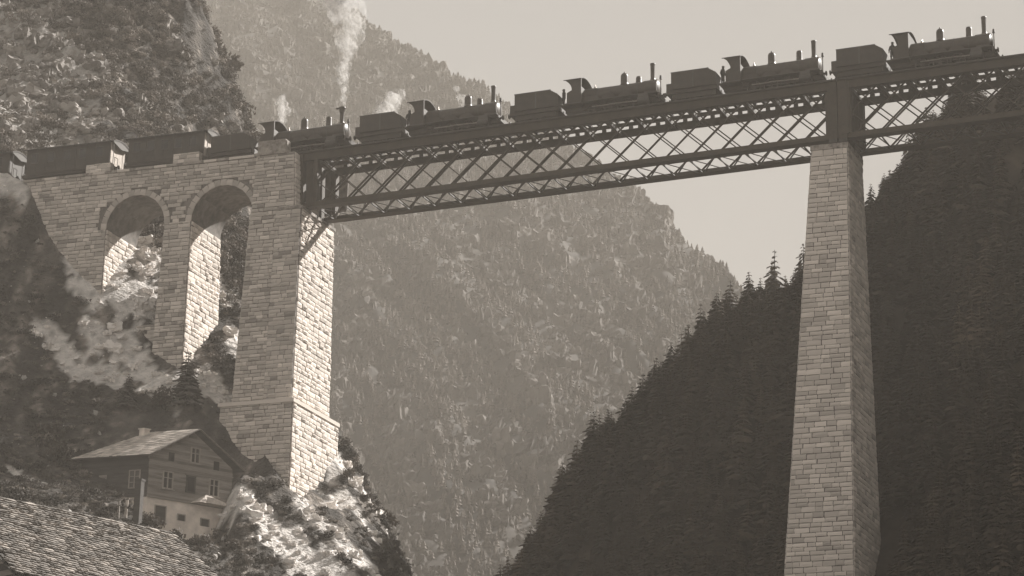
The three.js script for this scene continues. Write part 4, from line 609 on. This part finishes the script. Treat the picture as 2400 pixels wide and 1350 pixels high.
{
  const r = rng(91), ORD = ['lowest', 'second lowest', 'third lowest', 'fourth lowest', 'fifth lowest', 'sixth lowest', 'seventh lowest', 'eighth lowest', 'ninth lowest', 'tenth lowest', 'eleventh lowest', 'highest'], G = 'spruces along the skyline of the dark right hillside';
  for (let i = 0; i < 12; i++) { const x = 8.5 + i * 2.15 + r() * 0.9, z = -34 + (r() - 0.5) * 3; conifer(`${ORD[i]} of the small dark spruces breaking the hillside skyline left of the tall pier`, x, rightHeight(x, z) - 0.2, z, 4.0 + r() * 2.4, i % 3, r() * 6, 1.0 + r() * 0.3, G); }
  for (let i = 0; i < 5; i++) { const x = 44.6 + (i > 0 ? 2.4 + i * 1.6 : 0) + r() * 0.4, z = -34 + (r() - 0.5) * 3; conifer(`${['leftmost', 'second from left', 'middle', 'second from right', 'rightmost'][i]} of five small spruces on the skyline right of the tall pier`, x, rightHeight(x, z) - 0.2, z, 4.0 + r() * 1.8, i % 3, r() * 6, 1.0 + r() * 0.3, G); }
  conifer('lone tall ragged pine on the dark skyline just left of the tall pier', 33.3, rightHeight(33.3, -33) - 0.3, -33, 7.4, 2, 1, 0.95);
  conifer('dark pine half hidden by the left edge of the tall pier on the skyline', 36.2, rightHeight(36.2, -33) - 0.3, -33, 6.2, 1, 2, 1);
  conifer('tall thin spruce under the bridge, on the skyline right of the tall pier', 46.5, rightHeight(46.5, -34) - 0.3, -34, 6.2, 0, 2, 0.8);
}
{
  const cone = new THREE.BufferGeometry(), P = [], r0 = rng(5); for (let k = 0; k < 3; k++) for (let i = 0; i < 5; i++) { const a = i * 1.2566 + k, b = (i + 1) * 1.2566 + k, R = [0.26, 0.2, 0.12][k], y = [0.0, 0.32, 0.62][k]; P.push(0, y + 0.42, 0, Math.cos(b) * R, y, Math.sin(b) * R, Math.cos(a) * R, y, Math.sin(a) * R); }
  cone.setAttribute('position', new THREE.Float32BufferAttribute(P, 3)); cone.computeVertexNormals();
  scatter('forest', 'distant woods scattered over the hazy mountainside', cone, LEAF.white, 70000, 88, (r) => {
    const u1 = lerp(-172, 104, r()), v1 = lerp(490, 1145, r()), h1 = mountainHeight(u1, v1), u = u1 / NEARER, v = v1 / NEARER, h = (h1 - CAM.y) / NEARER + CAM.y, across = u * 0.88 + h * 0.5, along = h * 0.88 - u * 0.5;
    if (fbm2(across * 0.045, along * 0.014, 4) > 0.25 - r() * 0.35 || ridged(across * 0.03, along * 0.0045, 4) > 0.8) return null;
    return { x: CAM.x + UX.x * u1 + FX.x * v1, y: h1 - 0.4, z: CAM.z + UX.z * u1 + FX.z * v1, s: 1.0 + r() * 1.7, w: 1.1 + r() * 0.8, tip: 0.1, c: C(0.045 + r() * 0.05, 1.4) };
  });
}
// scrub, rubble and boulders on the left hillside
const clumps = [foliage(21, 190, 0.11, [0.75, 0.55, 0.75]), foliage(22, 220, 0.11, [0.85, 0.7, 0.85])];
const inHouse = (x, z) => { const gx = (x + 6.45) * 0.568 - (z - 16.6) * 0.823, gz = (x + 6.45) * 0.823 + (z - 16.6) * 0.568; return gx > -2 && gx < 9.5 && gz > -9 && gz < 0.5; };
const inWall = (x, z) => x > -32 && x < 1.5 && Math.abs(z) < 4.2 && (x < -20.2 || (x > -14.8 && x < -11) || x > -7.2);
const onTrack = (x, z) => x < -20 && Math.abs(z) < 3.4;
scatter('scrub', 'low dark scrub covering the hillside below the viaduct', clumps[0], LEAF.white, 9000, 41, (r) => {
  const x = lerp(-45, 16, r()), z = lerp(-12, 42, r()); if (inHouse(x, z) || inWall(x, z) || onTrack(x, z)) return null;
  const n = fbm2(x * 0.16, z * 0.16, 3) + fbm2(x * 0.7, z * 0.7, 2) * 0.5; if (isBare(x, z) > -0.15 || n < (x < -24 ? -0.9 : -0.32)) return null; if (x > -7.5 && x < 4 && z > -4 && z < 9 && r() < 0.85) return null; if (x > 5 && r() < 0.3) return null;
  return { x, y: leftHeight(x, z) - 0.05, z, s: 0.25 + r() * r() * 1.1 * (n > 0.1 ? 1.3 : 0.7), h: 0.8, c: C((r() < 0.22 ? 0.2 : 0.05 + r() * 0.07) * (n > 0.15 ? 0.6 : 1.1), 1.1) };
});
scatter('scrub', 'bushes and small trees on the cliff behind the train', clumps[1], LEAF.white, 12000, 42, (r) => {
  const x = lerp(-78, -12, r()), z = lerp(-76, -5, r()); if (onTrack(x, z) || inWall(x, z)) return null;
  const n = fbm2(x * 0.09, z * 0.09, 3) + fbm2(x * 0.5, z * 0.5, 2) * 0.45, cliff = near(POLY.cliff, x, z); if (n < -0.28 || (cliff > 0 && r() < 0.85)) return null;
  return { x, y: leftHeight(x, z) - 0.1, z, s: 0.4 + r() * r() * 1.3, c: C((r() < 0.25 ? 0.2 : 0.06 + r() * 0.08), 1.1) };
});
const rockGeo = (seed) => { const g = new THREE.DodecahedronGeometry(1, 0), p = g.attributes.position; for (let i = 0; i < p.count; i++) { const x = p.getX(i), y = p.getY(i), z = p.getZ(i), k = 0.9 + 0.3 * n3(x * 1.9 + seed, y * 1.9, z * 1.9); p.setXYZ(i, x * k * 1.15, y * k * 0.68, z * k * 0.9); } g.deleteAttribute('normal'); g.computeVertexNormals(); return g; };
for (const [k, count, lo, hi] of [[0, 1500, 0.05, 0.17], [1, 220, 0.18, 0.5]]) scatter('rubble', k ? 'larger angular blocks of pale rock lying on the scree' : 'small broken pale stones of the scree below the viaduct', rockGeo(k * 3.7), LEAF.white, count, 61 + k, (r) => {
  const x = lerp(-45, 16, r()), z = lerp(-12, 32, r()), b = isBare(x, z); if (inHouse(x, z) || inWall(x, z) || onTrack(x, z) || (b < 0 && r() > 0.09)) return null;
  return { x, y: leftHeight(x, z), z, s: lerp(lo, hi, r() * r()), tip: 3, c: C(b < 0 ? 0.35 : 0.6 + r() * 0.14, 0.5) };
});
{
  const slab = new MB(); { const r = rng(66), g = new THREE.BoxGeometry(2, 1, 1.4, 6, 4, 5), p = g.attributes.position; for (let i = 0; i < p.count; i++) { const x = p.getX(i), y = p.getY(i), z = p.getZ(i), k = 1 + 0.35 * n3(x * 0.9 + 4, y * 1.3, z * 0.9); const q = 0.22 * n3(x * 2.4, y * 2.4, z * 2.4); p.setXYZ(i, x * k + q, y * k + 0.5 * q, z * k - q); } const f = g.toNonIndexed(); f.computeVertexNormals(); slab.add(f); }
  scatter('rock_outcrop', 'pale fractured ledges of bare rock on the cliff behind the train', slab.geo(), LEAF.white, 900, 67, (r) => { const x = lerp(-76, -30, r()), z = lerp(-62, -10, r()), cl = near(POLY.cliff, x, z) + fbm2(x * 0.15, z * 0.15, 2); if (cl < -0.1 && r() > 0.12) return null; if (onTrack(x, z)) return null; return { x, y: leftHeight(x, z) - 0.2, z, s: 0.3 + r() * r() * 1.0, h: 1.1, tip: 0.8, c: C(0.14 + r() * 0.16, 0.7) }; });
  scatter('rock_outcrop', 'rock faces and ledges showing through the woods of the hazy mountainside', slab.geo(), LEAF.white, 16000, 89, (r) => {
    const u1 = lerp(-172, 104, r()), v1 = lerp(490, 1145, r()), h1 = mountainHeight(u1, v1), u = u1 / NEARER, h = (h1 - CAM.y) / NEARER + CAM.y, across = u * 0.88 + h * 0.5, along = h * 0.88 - u * 0.5;
    if (ridged(across * 0.03, along * 0.0045, 4) < 0.74 && fbm2(across * 0.045, along * 0.014, 4) < 0.2) return null;
    return { x: CAM.x + UX.x * u1 + FX.x * v1, y: h1 - 0.6, z: CAM.z + UX.z * u1 + FX.z * v1, s: 0.7 + r() * r() * 2.2, h: 1.9, tip: 0.9, c: C(0.05 + r() * 0.06, 1) };
  });
  scatter('rock_outcrop', 'broken pale ledges of fresh rock under the arches and below the tower', slab.geo(), LEAF.white, 240, 68, (r) => { const x = lerp(-26, 15, r()), z = lerp(-8, 15, r()), b = near(POLY.scree, x, z) + fbm2(x * 0.5, z * 0.5, 3) * 0.9; if (b < 0.02 || inHouse(x, z) || inWall(x, z) || onTrack(x, z)) return null; return { x, y: leftHeight(x, z) - 0.12, z, s: 0.25 + r() * r() * 0.7, h: 0.95, tip: 0.7, c: C(0.6 + r() * 0.16, 0.5) }; });
}
{
  const mk = (label, x, z, s, seed, m, dy = 0, group) => { const t = thing('shrub', label, 'shrub', [x, leftHeight(x, z) + dy, z], group); const f = new THREE.Mesh(foliage(seed, 420, 0.13, [1, 0.85, 1]), m); f.name = 'foliage'; const st = new MB(); for (let k = 0; k < 4; k++) st.cyl(V(0, -0.4, 0), V(Math.cos(k * 1.6) * 0.4, 0.8, Math.sin(k * 1.6) * 0.4), 0.04, 0.015, 6); const b = st.build('stem', M.trunk, t); f.castShadow = f.receiveShadow = true; t.add(f); t.scale.setScalar(s); return t; };
  conifer('dark broad fir between the middle arch pier and the chalet roof', -9.4, leftHeight(-9.4, 5.6) - 0.4, 5.6, 5.4, 1, 0.6, 1.5);
  conifer('small dark fir left of the chalet chimney', -13.6, leftHeight(-13.6, 8.6) - 0.3, 8.6, 3.4, 0, 0.2, 1.6);
  mk('dark dense bush at the foot of the chalet base, beside the cellar door', -1.9, 20.3, 1.35, 301, LEAF.dark); mk('dark leafy bush in front of the chalet, right of the grey post', -3.0, 21.6, 1.0, 302, LEAF.dark); mk('speckled leafy bush under the two small cellar windows', 0.6, 19.4, 1.3, 303, LEAF.mid);
  mk('tall leafy bush at the right corner of the chalet base', 2.4, 16.6, 1.1, 304, LEAF.mid); mk('low pale leafy bush below the right corner of the chalet', 3.6, 17.6, 1.2, 305, LEAF.light); mk('dark round bush behind the chalet roof, under the fir', -10.6, 7.2, 1.7, 306, LEAF.dark); mk('wide dark bush left of the chalet side wall', -15.2, 17.5, 1.8, 307, LEAF.dark); mk('dark bush on the slope left of the chalet eave', -17.5, 15.2, 1.6, 308, LEAF.dark);
  mk('leafy bush clinging to the rock right of the tower base', 2.6, -3.6, 1.0, 309, LEAF.mid); mk('bush on the skyline right of the pale rock below the tower', 4.6, -7.4, 1.3, 310, LEAF.dark);
  const G = 'bushes standing out on the skyline of the cliff behind the train', r = rng(77), ORD = ['lowest', 'second lowest', 'third lowest', 'fourth lowest', 'fifth lowest', 'sixth lowest', 'seventh lowest', 'eighth lowest', 'highest'];
  for (let k = 0; k < 9; k++) { const t = k / 8, x = lerp(-36.5, -56, t) + (r() - 0.5) * 1.5, z = lerp(-57, -73, t) + (r() - 0.5) * 2; mk(`${ORD[k]} of the dark bushes on the skyline edge of the cliff behind the train`, x, z, 1.7 + r() * 1.2, 320 + k % 4, k % 3 ? LEAF.dark : LEAF.mid, -0.2, G); }
}
// ---------------------------------------------------------------- steam
function steam(name, label, path, count, seed, opacity = 0.1) {   // many thin overlapping puffs, wider and sparser along the path
  const parts = [], r = rng(900 + seed), mt = new THREE.MeshPhysicalMaterial({ color: new THREE.Color().setRGB(0.95, 0.93, 0.9), roughness: 1, transmission: 0.5, thickness: 0, transparent: true, opacity, side: THREE.DoubleSide });
  const t = thing(name, label, 'steam', path[0].slice(0, 3)), curve = new THREE.CatmullRomCurve3(path.map((p) => V(p[0] - path[0][0], p[1] - path[0][1], p[2] - path[0][2])));
  const gauss = () => (r() + r() + r() - 1.5) * 0.9;
  for (let i = 0; i < count; i++) {
    const tt = (i + r()) / count, c = curve.getPoint(tt), seg = tt * (path.length - 1), a = Math.min(path.length - 2, Math.floor(seg)), R = lerp(path[a][3], path[a + 1][3], seg - a), q = R * (0.4 + r() * 0.45);
    const g = new THREE.IcosahedronGeometry(1, 3), p = g.attributes.position, ox = c.x + gauss() * R, oy = c.y + gauss() * R * 0.8 + (tt < 0.04 ? 0.1 : 0), oz = c.z + gauss() * R;
    for (let k = 0; k < p.count; k++) { const x = p.getX(k), y = p.getY(k), z = p.getZ(k), n = 1 + 0.3 * n3(x * 1.4 + i, y * 1.4, z * 1.4) + 0.16 * n3(x * 3.5, y * 3.5 + i, z * 3.5); p.setXYZ(k, ox + x * q * n, oy + y * q * n * 1.25, oz + z * q * n); }
    g.deleteAttribute('uv'); parts.push(g);
  }
  const o = new THREE.Mesh(mergeGeometries(parts), mt); o.name = 'vapour'; t.add(o); return t;
}
{
  const y = railY(2);
  steam('steam_plume', 'tall white steam plume rising from the flared chimney of the rearmost locomotive', [[2.0, y + 4.75, 0, 0.17], [2.0, y + 7.2, 0, 0.42], [1.95, y + 10.5, -0.2, 0.75], [1.5, y + 14.5, -0.5, 1.4], [0.2, y + 20, -0.8, 2.6], [-1.2, y + 26, -1.2, 3.4]], 100, 3, 0.07);
  steam('steam_puff', 'short white steam puff above the cab of the rearmost locomotive', [[-4.4, y + 3.9, -0.3, 0.2], [-4.4, y + 4.6, -0.3, 0.45], [-4.5, y + 5.6, -0.4, 0.5], [-4.6, y + 6.6, -0.4, 0.3]], 20, 8, 0.1);
  steam('steam_puff', 'white steam puff behind the heaped tender of the second locomotive', [[5.2, y + 2.6, -1.9, 0.5], [5.4, y + 3.8, -1.9, 1.0], [5.7, y + 5.2, -2.0, 0.9], [6.2, y + 6.2, -2.0, 0.5]], 20, 15, 0.11);
  steam('steam_puff', 'thin white steam puff over the boiler of the second locomotive', [[13.6, railY(13) + 3.2, -1.2, 0.25], [13.4, railY(13) + 4.0, -1.3, 0.5], [13.1, railY(13) + 4.9, -1.4, 0.4], [12.6, railY(13) + 5.8, -1.5, 0.2]], 12, 21, 0.06);
}

renderer.render(scene, camera);
